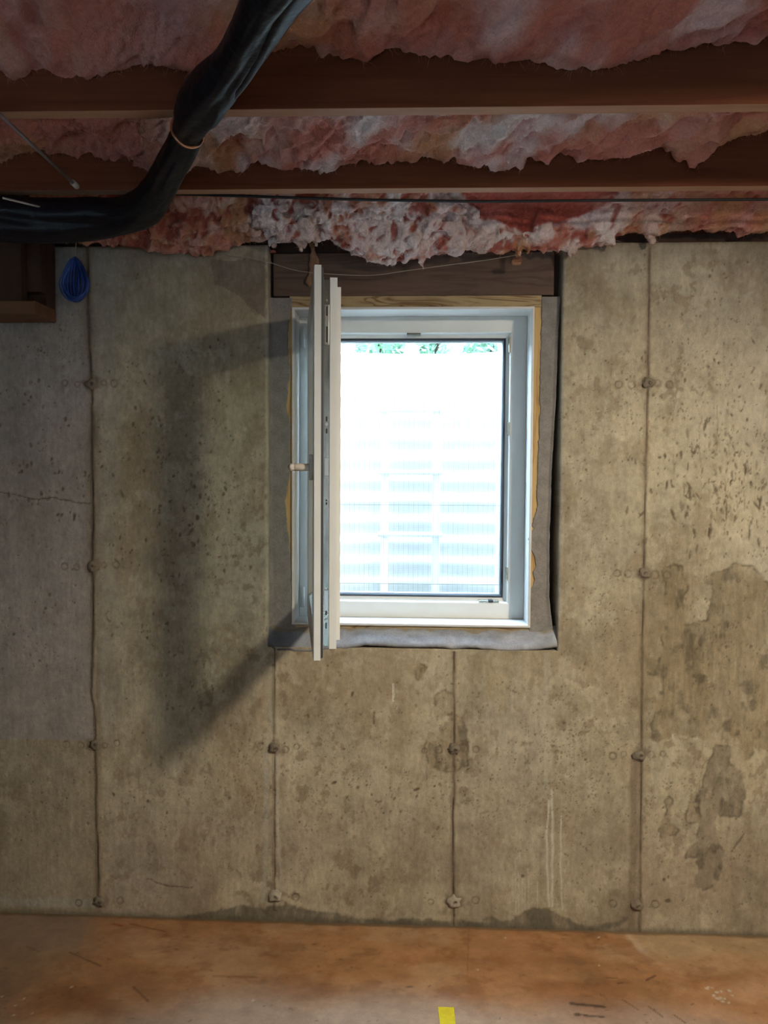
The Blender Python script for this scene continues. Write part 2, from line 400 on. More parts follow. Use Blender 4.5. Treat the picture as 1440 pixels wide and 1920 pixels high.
seam([(165, 450), (168, 640), (174, 740), (175, 1060), (175, 1200), (172, 1300), (178, 1330), (185, 1700)], .0092, .0026, .9, 0, WT, 501, .0, .75, .25)
seam([(515, 1225), (515, 1700)], .0035, .0020, .55, 0, .90, 521, .0, .4)
seam([(851, 1220), (852, 1480), (849, 1520), (851, 1735)], .0045, .0024, .75, FZ, .90, 541, .003, .8)
seam([(1218, 455), (1215, 700), (1212, 820), (1208, 1000), (1204, 1200), (1200, 1700)], .0046, .0021, .75, FZ, WT, 561, -.002, .5)
tint(.85*ss(.02, .006, np.abs(X-.722+.006*fb2(X, Z, 9, 2, 70)))*ss(.57, .55, Z), (.23, .18, .125))     # stained strip beside the right seam
tint(.45*ss(.016, .005, np.abs(X+1.088))*ss(.95, .7, Z), (.22, .17, .11))
# cold joint on the left, and thin cracks
def crack(pts, wpx=2, c=(.12, .09, .065), a=.75, dh=-.001):
    P = np.array(pxpoly(pts))
    for (x1, z1), (x2, z2) in zip(P[:-1], P[1:]):
        i0, i1 = np.searchsorted(xs, [min(x1, x2)-.01, max(x1, x2)+.01]); j0, j1 = np.searchsorted(zs, [min(z1, z2)-.01, max(z1, z2)+.01])
        s = (slice(i0, i1), slice(j0, j1)); dx, dz = x2-x1, z2-z1; L2 = dx*dx+dz*dz+1e-12
        t = np.clip(((WX[s]*.7+X[s]*.3-x1)*dx+(WZ[s]*.7+Z[s]*.3-z1)*dz)/L2, 0, 1)
        d = np.hypot(WX[s]*.7+X[s]*.3-x1-t*dx, WZ[s]*.7+Z[s]*.3-z1-t*dz)
        mk = a*np.clip(1.5-d/(wpx*.00177/2), 0, 1)
        mk = np.clip(mk, 0, a)
        col[s] = col[s]*(1-mk[..., None])+np.array(c)*mk[..., None]; H[s] += dh*mk
crack([(0, 922), (80, 932), (120, 938), (170, 942)], 2.5)
crack([(975, 1390), (990, 1415), (995, 1450)], 1.6, a=.5)
crack([(275, 1648), (310, 1657), (358, 1663)], 3)
crack([(700, 1330), (699, 1357)], 2.6)
crack([(1395, 1560), (1372, 1592)], 4, a=.7)
crack([(1303, 1492), (1312, 1450), (1330, 1420)], 1.5, a=.4)
crack([(800, 1440), (799, 1465)], 2, a=.5)
crack([(685, 1508), (690, 1530)], 2, a=.5)
for x_, y0, y1 in ((1266, 700, 800), (1262, 850, 885), (1315, 780, 900), (1345, 760, 850), (1300, 840, 880), (1360, 900, 1000), (1395, 880, 960), (1385, 1190, 1280), (1418, 1230, 1290), (1250, 1000, 1060), (296, 1150, 1220), (420, 1010, 1050), (1370, 800, 850)):
    crack([(x_, y0), (x_+rng.uniform(-3, 3), y1)], 1.8, (.23, .175, .11), .55, -.0006)
# pits: small bug holes, clustered as in the photograph
def pit(px, py, rx, rz, dep, dk, ang=0.0):
    p = onY(px, py); x0, z0 = p[0], p[2]; R = max(rx, rz)*1.7
    i0, i1 = np.searchsorted(xs, [x0-R, x0+R]); j0, j1 = np.searchsorted(zs, [z0-R, z0+R])
    if i1-i0 < 1 or j1-j0 < 1: return
    s = (slice(i0, i1), slice(j0, j1)); a = X[s]-x0; b = Z[s]-z0; ca, sa = math.cos(ang), math.sin(ang)
    q = np.hypot((a*ca+b*sa)/rx, (-a*sa+b*ca)/rz)
    q = q*(1+.35*(vn2(X[s]*260, Z[s]*260, 5)-.5))
    mk = np.clip(1.35-q, 0, 1)
    H[s] -= dep*np.minimum(mk*1.6, 1); k = np.clip(dk*mk*1.7, 0, dk)[..., None]
    col[s] = col[s]*(1-k)+np.array((.12, .092, .062))*k
def scatter(n, cx, cy, sx, sy, r0=.0016, r1=.0036, el=1.0, dk=.75, tilt=.4, grp=True):
    i = 0
    n = int(n*2.3)
    while i < n:
        x_, y_ = rng.normal(cx, sx), rng.normal(cy, sy)
        if 500 < x_ < 1050 and y_ < 1228: i += 1; continue
        for _ in range(rng.randint(1, 4) if grp else 1):
            r = (r0+(r1-r0)*rng.rand()**3.2)*.9
            pit(x_+rng.normal(0, 7), y_+rng.normal(0, 5), r, r*el*rng.uniform(.6, 1.5), rng.uniform(.0006, .0022), dk*rng.uniform(.5, 1.1), rng.normal(0, tilt)); i += 1
for a in ((60, 85, 860, 60, 160, .0025, .006, 1.2), (50, 90, 1180, 60, 60), (110, 300, 940, 90, 110, .0020, .0055, 1.5), (90, 420, 950, 60, 120), (50, 300, 700, 110, 60, .002, .005),
          (110, 300, 1450, 110, 80), (40, 90, 1500, 60, 100), (70, 300, 1180, 100, 110, .0018, .0045, 1.6), (110, 620, 1440, 70, 60), (60, 700, 1490, 90, 40, .0018, .005),
          (90, 900, 1500, 70, 60), (240, 1080, 1420, 55, 60), (130, 1130, 1150, 40, 90), (60, 1080, 1560, 70, 50), (60, 1080, 880, 30, 120), (60, 1160, 760, 50, 50),
          (90, 1300, 800, 80, 130, .002, .0045, 1.6), (70, 1340, 930, 70, 60, .002, .0055, 3.2), (90, 1400, 900, 50, 120, .0018, .004, 2.2), (90, 1370, 1190, 60, 90, .0015, .0035, 2.0), (60, 1250, 1500, 50, 70),
          (50, 1380, 1600, 60, 60), (60, 650, 1640, 160, 60, .0014, .003), (40, 950, 1290, 60, 60), (70, 720, 1330, 110, 50), (60, 450, 1480, 40, 60), (30, 1180, 1630, 100, 60), (45, 1340, 640, 70, 80), (60, 80, 640, 60, 60)):
    scatter(*a)
for (x_, y_, rx, rz, an) in ((980, 1643, .0055, .0055, 0), (1293, 925, .004, .022, .1), (1250, 910, .0035, .014, -.1), (1262, 965, .0045, .02, .35), (1247, 855, .004, .009, 0), (1237, 858, .005, .004, 0), (1398, 880, .003, .02, 0), (1425, 945, .004, .018, -.1),
          (1362, 960, .003, .03, 0), (1330, 1000, .003, .02, .05), (1405, 1000, .003, .02, 0), (1290, 875, .002, .012, 0), (626, 1468, .010, .0045, .4), (781, 1481, .011, .004, .45), (660, 1302, .004, .009, -.3), (1413, 640, .003, .009, .5),
          (500, 1180, .004, .010, 0), (498, 932, .004, .010, 0), (370, 970, .006, .009, 0), (355, 985, .005, .005, 0), (345, 955, .003, .010, .2), (187, 847, .0045, .004, 0), (128, 798, .0045, .004, 0), (276, 1503, .005, .0055, 0), (138, 970, .003, .014, 0),
          (877, 1443, .0065, .0025, .5), (212, 1490, .004, .008, .3), (823, 1430, .005, .003, 0), (834, 1425, .0015, .008, 0), (312, 1525, .003, .006, 0), (409, 637, .004, .004, 0), (1340, 675, .003, .008, .4), (1348, 680, .004, .005, 0), (1245, 1650, .0045, .006, 0), (1252, 1690, .009, .007, 0), (1253, 1645, .003, .006, 0)):
    pit(x_, y_, rx, rz, .0025, .85, an)
# imprints of the form ties: shallow rings beside each tie
TIES = [(172, 720), (174, 1062), (178, 1395), (186, 1690), (515, 1402), (515, 1680), (851, 1405), (851, 1690), (1215, 718), (1207, 1075), (1199, 1416), (1193, 1697)]
def ringmark(px, py, r, a=.45):
    p = onY(px, py); x0, z0 = p[0], p[2]
    i0, i1 = np.searchsorted(xs, [x0-r*2, x0+r*2]); j0, j1 = np.searchsorted(zs, [z0-r*2, z0+r*2]); s = (slice(i0, i1), slice(j0, j1))
    if i1-i0 < 2 or j1-j0 < 2: return
    q = np.hypot(X[s]-x0, Z[s]-z0)/r; k = np.exp(-((q-1)/.22)**2)
    k = k*(.5+.9*vn2(X[s]*120, Z[s]*120, int(px)))
    k = np.clip(k, 0, 1)
    H[s] -= .0014*k; H[s] -= .0006*(q < 1)
    col[s] = col[s]*(1-a*k[..., None])+np.array((.15, .115, .08))*a*k[..., None]
for (x_, y_) in TIES[:4]+TIES[4:]:
    for dx in ((-52, -28, 20, 42) if y_ < 1650 else (-42, 38)):
        if x_ == 515 and dx < -40: continue
        ringmark(x_+dx+rng.uniform(-3, 3), y_+rng.uniform(-3, 4), rng.uniform(.0085, .0125), .8 if abs(dx) > 35 else .62)
    p = onY(x_, y_); q = np.hypot((X-p[0])/.026, (Z-p[2])/.021); q = q*(1+.5*fb2(X, Z, 50, 2, int(x_)))
    tint(.8*ss(1.5, .6, q), (.19, .15, .11)); H += .0035*ss(1.1, .3, q)
# rounded arris round the opening and along the top
rr = .010*(1+.4*fb2(X, Z, 12, 2, 600))
inz = (Z >= OZ0-.001)
dl = np.where(inz, np.minimum(np.abs(X-OX0), np.abs(X-OX1)), 9)
H -= np.where(dl < rr, (rr-dl)**2/(2*rr), 0)
dt = WT-Z
H -= np.where(dt < .014, (.014-dt)**2/.03, 0)
tint(.35*ss(.014, .004, dl), (.50, .47, .40))  # lit edge of the arris painted as a paler band
# edges stay put where they meet other meshes
ix0 = int(np.argmin(np.abs(xs-OX0))); ix1 = int(np.argmin(np.abs(xs-OX1))); jz0 = int(np.argmin(np.abs(zs-OZ0)))
V = np.stack([X, -H, Z], -1).reshape(-1, 3)
nu, nv = X.shape
keep = np.ones((nu-1, nv-1), bool); keep[ix0:ix1, jz0:] = False
Fq = gridfaces(nu, nv, keep)
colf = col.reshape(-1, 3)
# side returns, base return and top of the wall (strips continuing the same mesh)
def strip(idx, ys, VV, FF, CC, axis='y', flip=False):
    n0 = len(VV); base = VV[idx]; rows = [idx]
    for yy in ys:
        nb = base.copy(); nb[:, 1] = yy+.002*fb2(base[:, 0]+yy, base[:, 2], 25, 3, 700)
        VV = np.vstack([VV, nb]); CC = np.vstack([CC, CC[idx]*.95]); rows.append(np.arange(n0, n0+len(idx))); n0 += len(idx)
    fs = []
    for a, b in zip(rows[:-1], rows[1:]):
        q = np.stack([a[:-1], a[1:], b[1:], b[:-1]], -1)
        fs.append(q[:, ::-1] if flip else q)
    return VV, np.vstack([FF]+fs), CC
I = np.arange(nu*nv).reshape(nu, nv)
ys_ = [.02, .04, .06, .12, .25]
V, Fq, colf = strip(I[ix0, jz0:], ys_, V, Fq, colf, flip=True)
V, Fq, colf = strip(I[ix1, jz0:], ys_, V, Fq, colf)
V, Fq, colf = strip(I[ix0:ix1+1, jz0], ys_, V, Fq, colf)
V, Fq, colf = strip(I[:ix0+1, -1], ys_, V, Fq, colf)
V, Fq, colf = strip(I[ix1:, -1], ys_, V, Fq, colf)
V, Fq, colf = prune(V, Fq, colf)
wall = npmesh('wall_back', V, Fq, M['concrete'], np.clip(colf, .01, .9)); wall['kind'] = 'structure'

# tie ends: lumps of concrete round the snapped ties, each its own piece
for k, (x_, y_) in enumerate(TIES):
    p = onY(x_, y_); bm = bmesh.new(); bmesh.ops.create_icosphere(bm, subdivisions=3, radius=1)
    low = y_ > 1650 and x_ in (515, 851)
    R = .020 if low else .0175
    for v in bm.verts:
        d = 1+.35*(float(vn3(np.array(v.co.x*2.1+k*5), np.array(v.co.y*2.1), np.array(v.co.z*2.1+9), 40))-.5)*2
        v.co = Vector((v.co.x*R*d*1.15, v.co.y*R*.55*d, v.co.z*R*d))
        if math.hypot(v.co.x-.004, v.co.z) < .004 and v.co.y < 0: v.co.y *= .1
    n = len(bm.verts); me = bpy.data.meshes.new('form_tie'); bm.to_mesh(me); bm.free()
    a = me.color_attributes.new('Col', 'FLOAT_COLOR', 'POINT'); cc = (.40, .36, .29) if low else (.21, .175, .13)
    for i, v in enumerate(me.vertices):
        dk = .35 if math.hypot(v.co.x-.004, v.co.z) < .005 and v.co.y < 0 else 1
        a.data[i].color = (cc[0]*dk, cc[1]*dk, cc[2]*dk, 1)
    me.polygons.foreach_set('use_smooth', [True]*len(me.polygons)); me.materials.append(M['concrete'])
    o = bpy.data.objects.new('form_tie', me); C.objects.link(o); o.parent = wall; o.location = (p[0], -.001, p[2])

# ---- parging round the window buck (child of the wall)
def pxX(pts, y): return [(onY(a, b, y)[2], onY(a, b, y)[0]) for a, b in pts]
PY = .036
def parging(x_out, edge_px, name):
    e = sorted(pxX(edge_px, PY)); zz = np.arange(.93, 2.075, .003)
    xe = np.interp(zz, [q[0] for q in e], [q[1] for q in e])+.0045*fb2(zz, zz*0, 60, 4, 800+int(x_out*10), .65)
    n = 26; t = np.linspace(0, 1, n)
    if x_out > 0: x_out = interp(sorted(pxX([(1050, 560), (1046, 640), (1041, 760), (1034, 880), (1030, 1000), (1029, 1120), (1036, 1180), (1042, 1200)], PY)), zz)[:, None]+.0015*fb2(zz, zz*0, 50, 3, 805)[:, None]
    XX = x_out+(xe[:, None]-x_out)*t[None]; ZZ = np.repeat(zz[:, None], n, 1)
    YY = PY+.0025*fb2(XX, ZZ, 18, 4, 810)+.006*np.clip(1-t*6, 0, 1)[None]*-1
    YY[:, -1] += .010; 
    Vv = np.stack([XX, YY, ZZ], -1).reshape(-1, 3)
    lip = Vv.reshape(len(zz), n, 3)[:, :1].copy(); lip[..., 1] += .03; Vv = np.concatenate([lip, Vv.reshape(len(zz), n, 3)], 1).reshape(-1, 3)
    return npmesh(name, Vv, gridfaces(len(zz), n+1), M['parge'], parent=wall)
parging(OX0-.001, [(550, 560), (543, 600), (539, 640), (545, 690), (540, 740), (538, 765), (546, 800), (544, 840), (547, 870), (541, 905), (535, 940), (538, 980), (543, 1010), (546, 1060), (548, 1120), (551, 1170), (560, 1182)], 'parging')
parging(OX1+.001, [(1014, 560), (1015, 600), (1013, 650), (1011, 700), (1012, 760), (1010, 820), (1009, 850), (1006, 920), (1007, 950), (995, 985), (1000, 990), (991, 1010), (992, 1028), (1003, 1045), (1004, 1062), (998, 1072), (1002, 1085), (999, 1100), (993, 1104), (994, 1140), (990, 1170)], 'parging')
# sloped mortar bed on the sill
xx = np.arange(OX0, OX1+.001, .004); n = 30; t = np.linspace(0, 1, n)
zf = np.interp(xx, [onY(a, b)[0] for a, b in ((500, 1212), (515, 1221), (560, 1224), (600, 1222), (650, 1216), (700, 1211), (760, 1214), (800, 1215), (830, 1214), (850, 1219), (880, 1214), (930, 1220), (965, 1223), (1000, 1220), (1040, 1215))],
               [onY(a, b)[2] for a, b in ((500, 1212), (515, 1221), (560, 1224), (600, 1222), (650, 1216), (700, 1211), (760, 1214), (800, 1215), (830, 1214), (850, 1219), (880, 1214), (930, 1220), (965, 1223), (1000, 1220), (1040, 1215))])
zf = zf+.0035*fb2(xx, xx*0, 40, 4, 820)
zb = .966+.004*fb2(xx, xx*0, 9, 3, 830)+.016*ss(.05, .0, np.minimum(xx-OX0, OX1-xx))
YY = -.004+(.041+.004)*t[None]+0*xx[:, None]
XX = np.repeat(xx[:, None], n, 1)
ZZ = zf[:, None]+(zb-zf)[:, None]*(t[None]**.75)+.003*fb2(XX, YY, 20, 4, 840)
YY[:, 0] = .004; 
cs = np.stack([np.full(XX.shape, v) for v in (.33, .355, .40)], -1)*(1+.25*fb2(XX, YY*3+ZZ, 16, 4, 850))[..., None]
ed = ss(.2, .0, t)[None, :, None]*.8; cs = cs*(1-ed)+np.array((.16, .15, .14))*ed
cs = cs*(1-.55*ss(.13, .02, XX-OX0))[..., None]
bk = (ss(.75, .95, t[None]+.25*fb2(XX, YY, 22, 3, 860)))[..., None]*.75; cs = cs*(1-bk)+np.array((.27, .215, .11))*bk
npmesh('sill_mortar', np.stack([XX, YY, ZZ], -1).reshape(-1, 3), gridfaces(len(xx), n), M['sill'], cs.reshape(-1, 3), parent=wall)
obj('sill_core', MB().box(OX0+.001, OX1-.001, .012, .30, .86, .906), M['parge'], wall)

# ---- floor
fx = np.concatenate([[-4.0], np.arange(-2.3, -1.75, .012), np.arange(-1.75, 1.6, .0045), np.arange(1.6, 2.3, .012), [4.0]]); fy = np.concatenate([[-5.6], np.arange(-.80, .02, .0045)])
X, Y = np.meshgrid(fx, fy, indexing='ij')
val = 1+.30*fb2(X, Y*1.4, 3.0, 5, 901, .6)+.26*fb2(X, Y*1.5, 14, 5, 911, .6)
base = np.array((.38, .20, .095))
col = base[None, None]*val[..., None]
def ftint(mk, c):
    global col
    mk = np.clip(mk, 0, 1); col = col*(1-mk[..., None])+np.array(c)[None, None]*(val**.7)[..., None]*mk[..., None]
ftint(.5*ss(.05, .55, fb2(X, Y*1.6, 4.5, 5, 921)), (.24, .095, .036))
ftint(.6*ss(.05, .4, fb2(X, Y*1.6, 3.2, 5, 931, .6)), (.46, .30, .18))
ftint(.38*ss(.12, .34, fb2(X, Y*1.6, 10, 5, 933, .65)), (.20, .085, .034))
ftint(.7*ss(.30, .5, -Y+.16*fb2(X, Y, 3, 3, 941)-.10*np.abs(X+.1)), (.42, .33, .27))
ftint(.75*ss(-.98, -1.16, X+.09*fb2(X, Y, 5, 3, 951))*ss(-.30, -.12, Y), (.31, .235, .18))
ftint(.65*ss(-.9, -1.3, X+.1*fb2(X, Y, 5, 3, 953)), (.25, .18, .13))
gx = X-.735+.04*fb2(X, Y, 7, 3, 961); ftint(.75*ss(.0, .03, gx)*ss(-.18, -.12, Y+.03*fb2(X, Y, 6, 3, 963)-.05*ss(0, .3, gx)), (.43, .31, .19))
ftint(.5*ss(.02, .0, np.abs(gx))*ss(-.16, -.10, Y), (.60, .50, .38))
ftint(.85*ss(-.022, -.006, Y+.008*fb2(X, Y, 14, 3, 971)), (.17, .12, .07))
H = .0015*fb2(X, Y, 5, 4, 981)+.0004*fb2(X, Y, 60, 3, 983)
def fmark(px1, py1, px2, py2, wd, c, a, rough=.4):
    p = onZ(px1, py1, FZ); q = onZ(px2, py2, FZ); dx, dy = q[0]-p[0], q[1]-p[1]; L2 = dx*dx+dy*dy+1e-9
    i0, i1 = np.searchsorted(fx, [min(p[0], q[0])-.03, max(p[0], q[0])+.03]); j0, j1 = np.searchsorted(fy, [min(p[1], q[1])-.03, max(p[1], q[1])+.03]); s = (slice(i0, i1), slice(j0, j1))
    tt = np.clip(((X[s]-p[0])*dx+(Y[s]-p[1])*dy)/L2, 0, 1); d = np.hypot(X[s]-p[0]-tt*dx, Y[s]-p[1]-tt*dy)
    mk = a*np.clip(1.6-d/wd-rough*(vn2(X[s]*140, Y[s]*140, 3)*1.5-.3), 0, 1)
    col[s] = col[s]*(1-mk[..., None])+np.array(c)*mk[..., None]
for a in ((1072, 1882, 1131, 1888, .007, (.075, .045, .03), .9), (1080, 1902, 1132, 1907, .006, (.075, .045, .03), .85, .8), (1088, 1865, 1112, 1870, .003, (.17, .08, .04), .6), (1167, 1874, 1196, 1893, .003, (.13, .07, .04), .8), (1215, 1886, 1243, 1907, .003, (.13, .07, .04), .8),
          (1264, 1903, 1285, 1918, .003, (.13, .07, .04), .8), (1137, 1834, 1156, 1834, .003, (.14, .07, .04), .7), (1158, 1844, 1168, 1843, .003, (.12, .06, .03), .8), (1212, 1838, 1228, 1829, .004, (.11, .05, .03), .8), (1123, 1862, 1138, 1873, .002, (.15, .08, .04), .7),
          (130, 1785, 190, 1812, .003, (.11, .055, .03), .7), (250, 1850, 278, 1878, .003, (.10, .05, .03), .8), (212, 1732, 228, 1736, .005, (.30, .035, .02), .8), (216, 1723, 232, 1720, .003, (.30, .05, .03), .5), (245, 1732, 310, 1746, .003, (.14, .06, .03), .6), (50, 1775, 75, 1785, .003, (.13, .07, .04), .6), (764, 1850, 772, 1850, .005, (.10, .06, .04), .7), (400, 1830, 480, 1832, .005, (.16, .07, .03), .5), (880, 1722, 876, 1830, .002, (.25, .12, .05), .6)):
    fmark(*a)
for (x_, y_) in ((1328, 1850), (1335, 1852), (1345, 1860), (1352, 1858), (1338, 1866), (1350, 1870), (1368, 1857), (1372, 1866), (1359, 1872), (1367, 1880), (1345, 1872), (1325, 1853), (1355, 1878), (135, 1850), (60, 1900), (25, 1903), (46, 1872), (948, 1758), (1123, 1757), (1123, 1810), (895, 1818), (30, 1885), (4, 1868), (475, 1876)):
    fmark(x_, y_, x_+rng.uniform(-2, 2), y_+1, rng.uniform(.0028, .0055) if x_ > 1300 else .003, (.62, .55, .46), .85, .5)
for _ in range(90):
    x_, y_ = rng.uniform(0, 1440), rng.uniform(1740, 1918); fmark(x_, y_, x_+rng.uniform(-6, 6), y_+rng.uniform(-3, 3), rng.uniform(.002, .0035), (.12, .06, .03), .55, .6)
nu, nv = X.shape
fl = npmesh('floor', np.stack([X, Y, FZ+H], -1).reshape(-1, 3), gridfaces(nu, nv), M['floor'], np.clip(col, .01, .8).reshape(-1, 3)); fl['kind'] = 'structure'

# ---- remaining shell of the room, ceiling and floor structure of the house
JZ = 2.29; JT = JZ+.235
for nm, b in (('wall_left', (-4.1, -4.0, -5.7, .25, FZ, JT)), ('wall_right', (4.0, 4.1, -5.7, .25, FZ, JT)), ('wall_front', (-4.1, 4.1, -5.8, -5.7, FZ, JT))):
    obj(nm, MB().box(*b), M['plainconc'])['kind'] = 'structure'
obj('ceiling', MB().box(-4.1, 4.1, -5.8, .45, JT, JT+.02), M['subfloor'])['kind'] = 'structure'
obj('trim_1', MB().box(-4.0, 4.0, .02, .25, JZ-.012, JT), M['joist'])['kind'] = 'structure'        # rim joist on the wall
sp = MB().box(-4.0, OX0, .05, .24, WT+.001, JZ-.013).box(OX1, 4.0, .05, .24, WT+.001, JZ-.013)
obj('trim_2', sp, M['beam'])['kind'] = 'structure'                                            # sill plate

# header board over the window, and the pine buck
hd = obj('trim_3', MB().box(OX0+.012, .440, .040, .078, 2.079, WT-.018), M['header'], bevel=.002); hd['kind'] = 'structure'
o = obj('trim_4', MB().box(OX0+.002, OX1-.002, .079, .30, 2.046, JZ-.013), M['beam']); o['kind'] = 'structure'
bk = empty('trim_5'); bk['kind'] = 'structure'
obj('buck_board', MB().box(-.435, .400, .038, .078, 2.041, 2.078), M['pine'], bk, bevel=.001)
obj('buck_board', MB().box(OX0+.002, -.427, .041, .30, .93, 2.040), M['pineV'], bk)
obj('buck_board', MB().box(.378, .432, .041, .30, .93, 2.040), M['pineV'], bk)
obj('gap_backing', MB().box(.4325, OX1-.002, .13, .30, .93, 2.044), M['gasket'], bk)  # black block added to stop outside light and keep the gap dark
obj('buck_board', MB().box(-.4265, .3775, .042, .30, .909, .975), M['pine'], bk)

# ================================================================== WINDOW
win = empty('window_1', (0, 0, 0)); win['kind'] = 'structure'
LX0, LX1, LZ0, LZ1 = -.4260, .3770, .9760, 2.0405
obj('liner', MB().ring([(0, .032), (.006, .032), (.008, .034), (.008, .149), (0, .149)], LX0, LX1, LZ0, LZ1), M['paint'], win, label='white painted jamb liner')
FX0, FX1, Fz0, Fz1 = -.4175, .3685, .9845, 2.032
obj('frame', MB().ring([(0, .150), (.052, .150), (.055, .152), (.056, .160), (.056, .178), (.068, .186), (.068, .215), (.0775, .2155), (.0775, .224), (0, .224)], FX0, FX1, Fz0, Fz1), M['pvc'], win)
obj('outer_jamb', MB().box(.2895, .3765, .2325, .36, .98, 2.04), M['pvc'], win)
obj('outer_jamb', MB().box(-.426, -.345, .2325, .36, .98, 2.04), M['pvc'], win)
obj('gasket', MB().ring([(.068, .187), (.074, .184), (.0775, .188), (.0775, .2140), (.0685, .2140)], FX0, FX1, Fz0, Fz1), M['gasket'], win)
# brass-coloured / steel keeps on the rebate
def keep_(x0, x1, z0, z1, y0=.149, y1=.176, m='metal'):
    obj('striker_plate', MB().box(x0, x1, y0, y1, z0, z1), M[m], win, bevel=.001)
iR = FX1-.056; iT = Fz1-.056; iB = Fz0+.056
def pz(px, py): return onY(px, py, .16)[2]
keep_(iR-.005, iR+.0005, pz(955, 662), pz(955, 633)); keep_(iR-.005, iR+.0005, pz(955, 816), pz(955, 792)); keep_(iR-.005, iR+.0005, pz(955, 1088), pz(955, 1064))
xa = onY(763, 624, .16)[0]; xb = onY(789, 624, .16)[0]; keep_(xa, xb, iT-.006, iT+.0005)
xa = onY(897, 1132, .16)[0]; xb = onY(915, 1132, .16)[0]; keep_(xa, xb, iB-.0005, iB+.007)
keep_(xb+.001, xb+.016, iB-.0005, iB+.009, m='gasket'); keep_(xb+.017, xb+.038, iB-.0005, iB+.006)
# insect screen outside the frame: real wires, too fine to pick apart
sx0, sx1, sz0, sz1 = FX0+.072, FX1-.072, Fz0+.072, Fz1-.072
obj('screen_frame', MB().ring([(0, .2245), (.006, .2245), (.006, .232), (0, .232)], sx0, sx1, sz0, sz1), M['pvc'], win)
sb = MB(); q = .00014
x_ = sx0+.008; k = 0
while x_ < sx1-.007:
    w_ = q*(2.4 if k % 7 == 0 else 1); sb.add([(x_-w_, .230, sz0+.006), (x_+w_, .230, sz0+.006), (x_+w_, .230, sz1-.006), (x_-w_, .230, sz1-.006)], [(0, 1, 2, 3)]); x_ += .00254; k += 1
z_ = sz0+.008; k = 0
while z_ < sz1-.007:
    sb.add([(sx0+.006, .2304, z_-q), (sx1-.006, .2304, z_-q), (sx1-.006, .2304, z_+q), (sx0+.006, .2304, z_+q)], [(0, 1, 2, 3)]); z_ += .00254; k += 1
for py in (947, 1095):
    z_ = onY(780, py, .230)[2]; sb.box(sx0+.006, sx1-.006, .2292, .2310, z_-.0006, z_+.0006)
o = obj('screen_mesh', sb, M['screen'], win); o['kind'] = 'stuff'

# ---- open sash: local X along its width from the hinge edge, Y towards the outside face
sash = empty('sash', (-.388, .128, 0), math.atan2(-.718, .118), win)
SW, S0, S1 = .728, .9995, 2.0145
prof = [(0, .002), (.002, 0), (.068, 0), (.078, .004), (.088, .016), (.092, .0225), (.092, .0235), (.092, .050), (.090, .054), (.062, .072), (.044, .072), (.044, .0615), (.0245, .0615), (.0245, .0425), (.0305, .0425), (.0305, .0265), (.0245, .0265), (.0245, .019), (0, .019)]
obj('sash_frame', MB().ring(prof, 0, SW, S0, S1), M['pvc'], sash)
obj('sash_gasket', MB().ring([(.004, .0192), (.0243, .0192), (.0243, .0262), (.006, .0255)], 0, SW, S0, S1), M['gasket'], sash)
obj('glazing_seal', MB().ring([(.0925, .0215), (.0925, .0500), (.0960, .0500), (.0960, .0215)], 0, SW, S0, S1), M['gasket'], sash)
gl = MB().box(.0962, SW-.0962, .024, .028, S0+.0962, S1-.0962); obj('glass_pane', gl, M['glass'], sash)
gl = MB().box(.0962, SW-.0962, .044, .048, S0+.0962, S1-.0962); obj('glass_pane', gl, M['glass'], sash)
sx = SW-.0305
obj('lock_strip', MB().box(sx, sx+.003, .0272, .0418, S0+.032, S1-.030), M['metal'], sash)
YP = -.575
def sz_(py): return onY(617, py, YP)[2]
for (a, b) in ((1108, 1099+50), (568, 645), (858, 893)):      # raised steel plates
    hi, lo = sz_(min(a, b)), sz_(max(a, b))
    obj('lock_plate', MB().box(sx+.0031, sx+.0050, .0285, .0405, lo, hi), M['zinc'], sash, bevel=.0008)
for py in (560, 596, 795, 1158, 1166, 1105, 1122):              # cam pins and screws
    z = sz_(py); r = .0042 if py in (596, 795, 1166) else .0026
    obj('locking_pin', MB().tube([(sx+.003, .0345, z), (sx+.0085 if r > .004 else sx+.0062, .0345, z)], r, 12), M['zinc'], sash)
for (a, b) in ((780, 789), (803, 812), (1147, 1155), (1170, 1181), (610, 640), (937, 940), (942, 947), (572, 590)):
    obj('slot', MB().box(sx+.003, sx+.0056 if a in (610, 1147, 572) else sx+.0034, .0325, .0365, sz_(b), sz_(a)), M['darkmetal'], sash)
# handle on the room face, lever turned back along the sash
hz = onY(590, 876, YP)[2]; hu = SW-.040
obj('handle_base', MB().box(hu-.015, hu+.015, -.011, -.0002, hz-.034, hz+.034), M['handle'], sash, bevel=.004)
hp = [(hu, -.010, hz), (hu, -.030, hz), (hu, -.046, hz)]
obj('handle_neck', MB().tube([(hu, -.0105, hz), (hu, -.012, hz), (hu, -.047, hz), (hu, -.0485, hz)], [.0092, .0100, .0100, .0090], 24), M['handle'], sash, True)
lv = MB().tube([(hu+.0095, -.0535, hz), (hu+.0075, -.0545, hz), (hu-.02, -.056, hz), (hu-.07, -.054, hz), (hu-.115, -.052, hz), (hu-.122, -.051, hz)], [.0045, .0085, .0098, .0100, .0095, .006], 16)
obj('lever', lv, M['handle'], sash, True)
# hinge covers at the fixed side
for z in (S0+.02, S1-.09):
    obj('hinge', MB().tube([(-.404, .134, z), (-.404, .134, z+.07)], .0075, 12), M['pvc'], win, True)

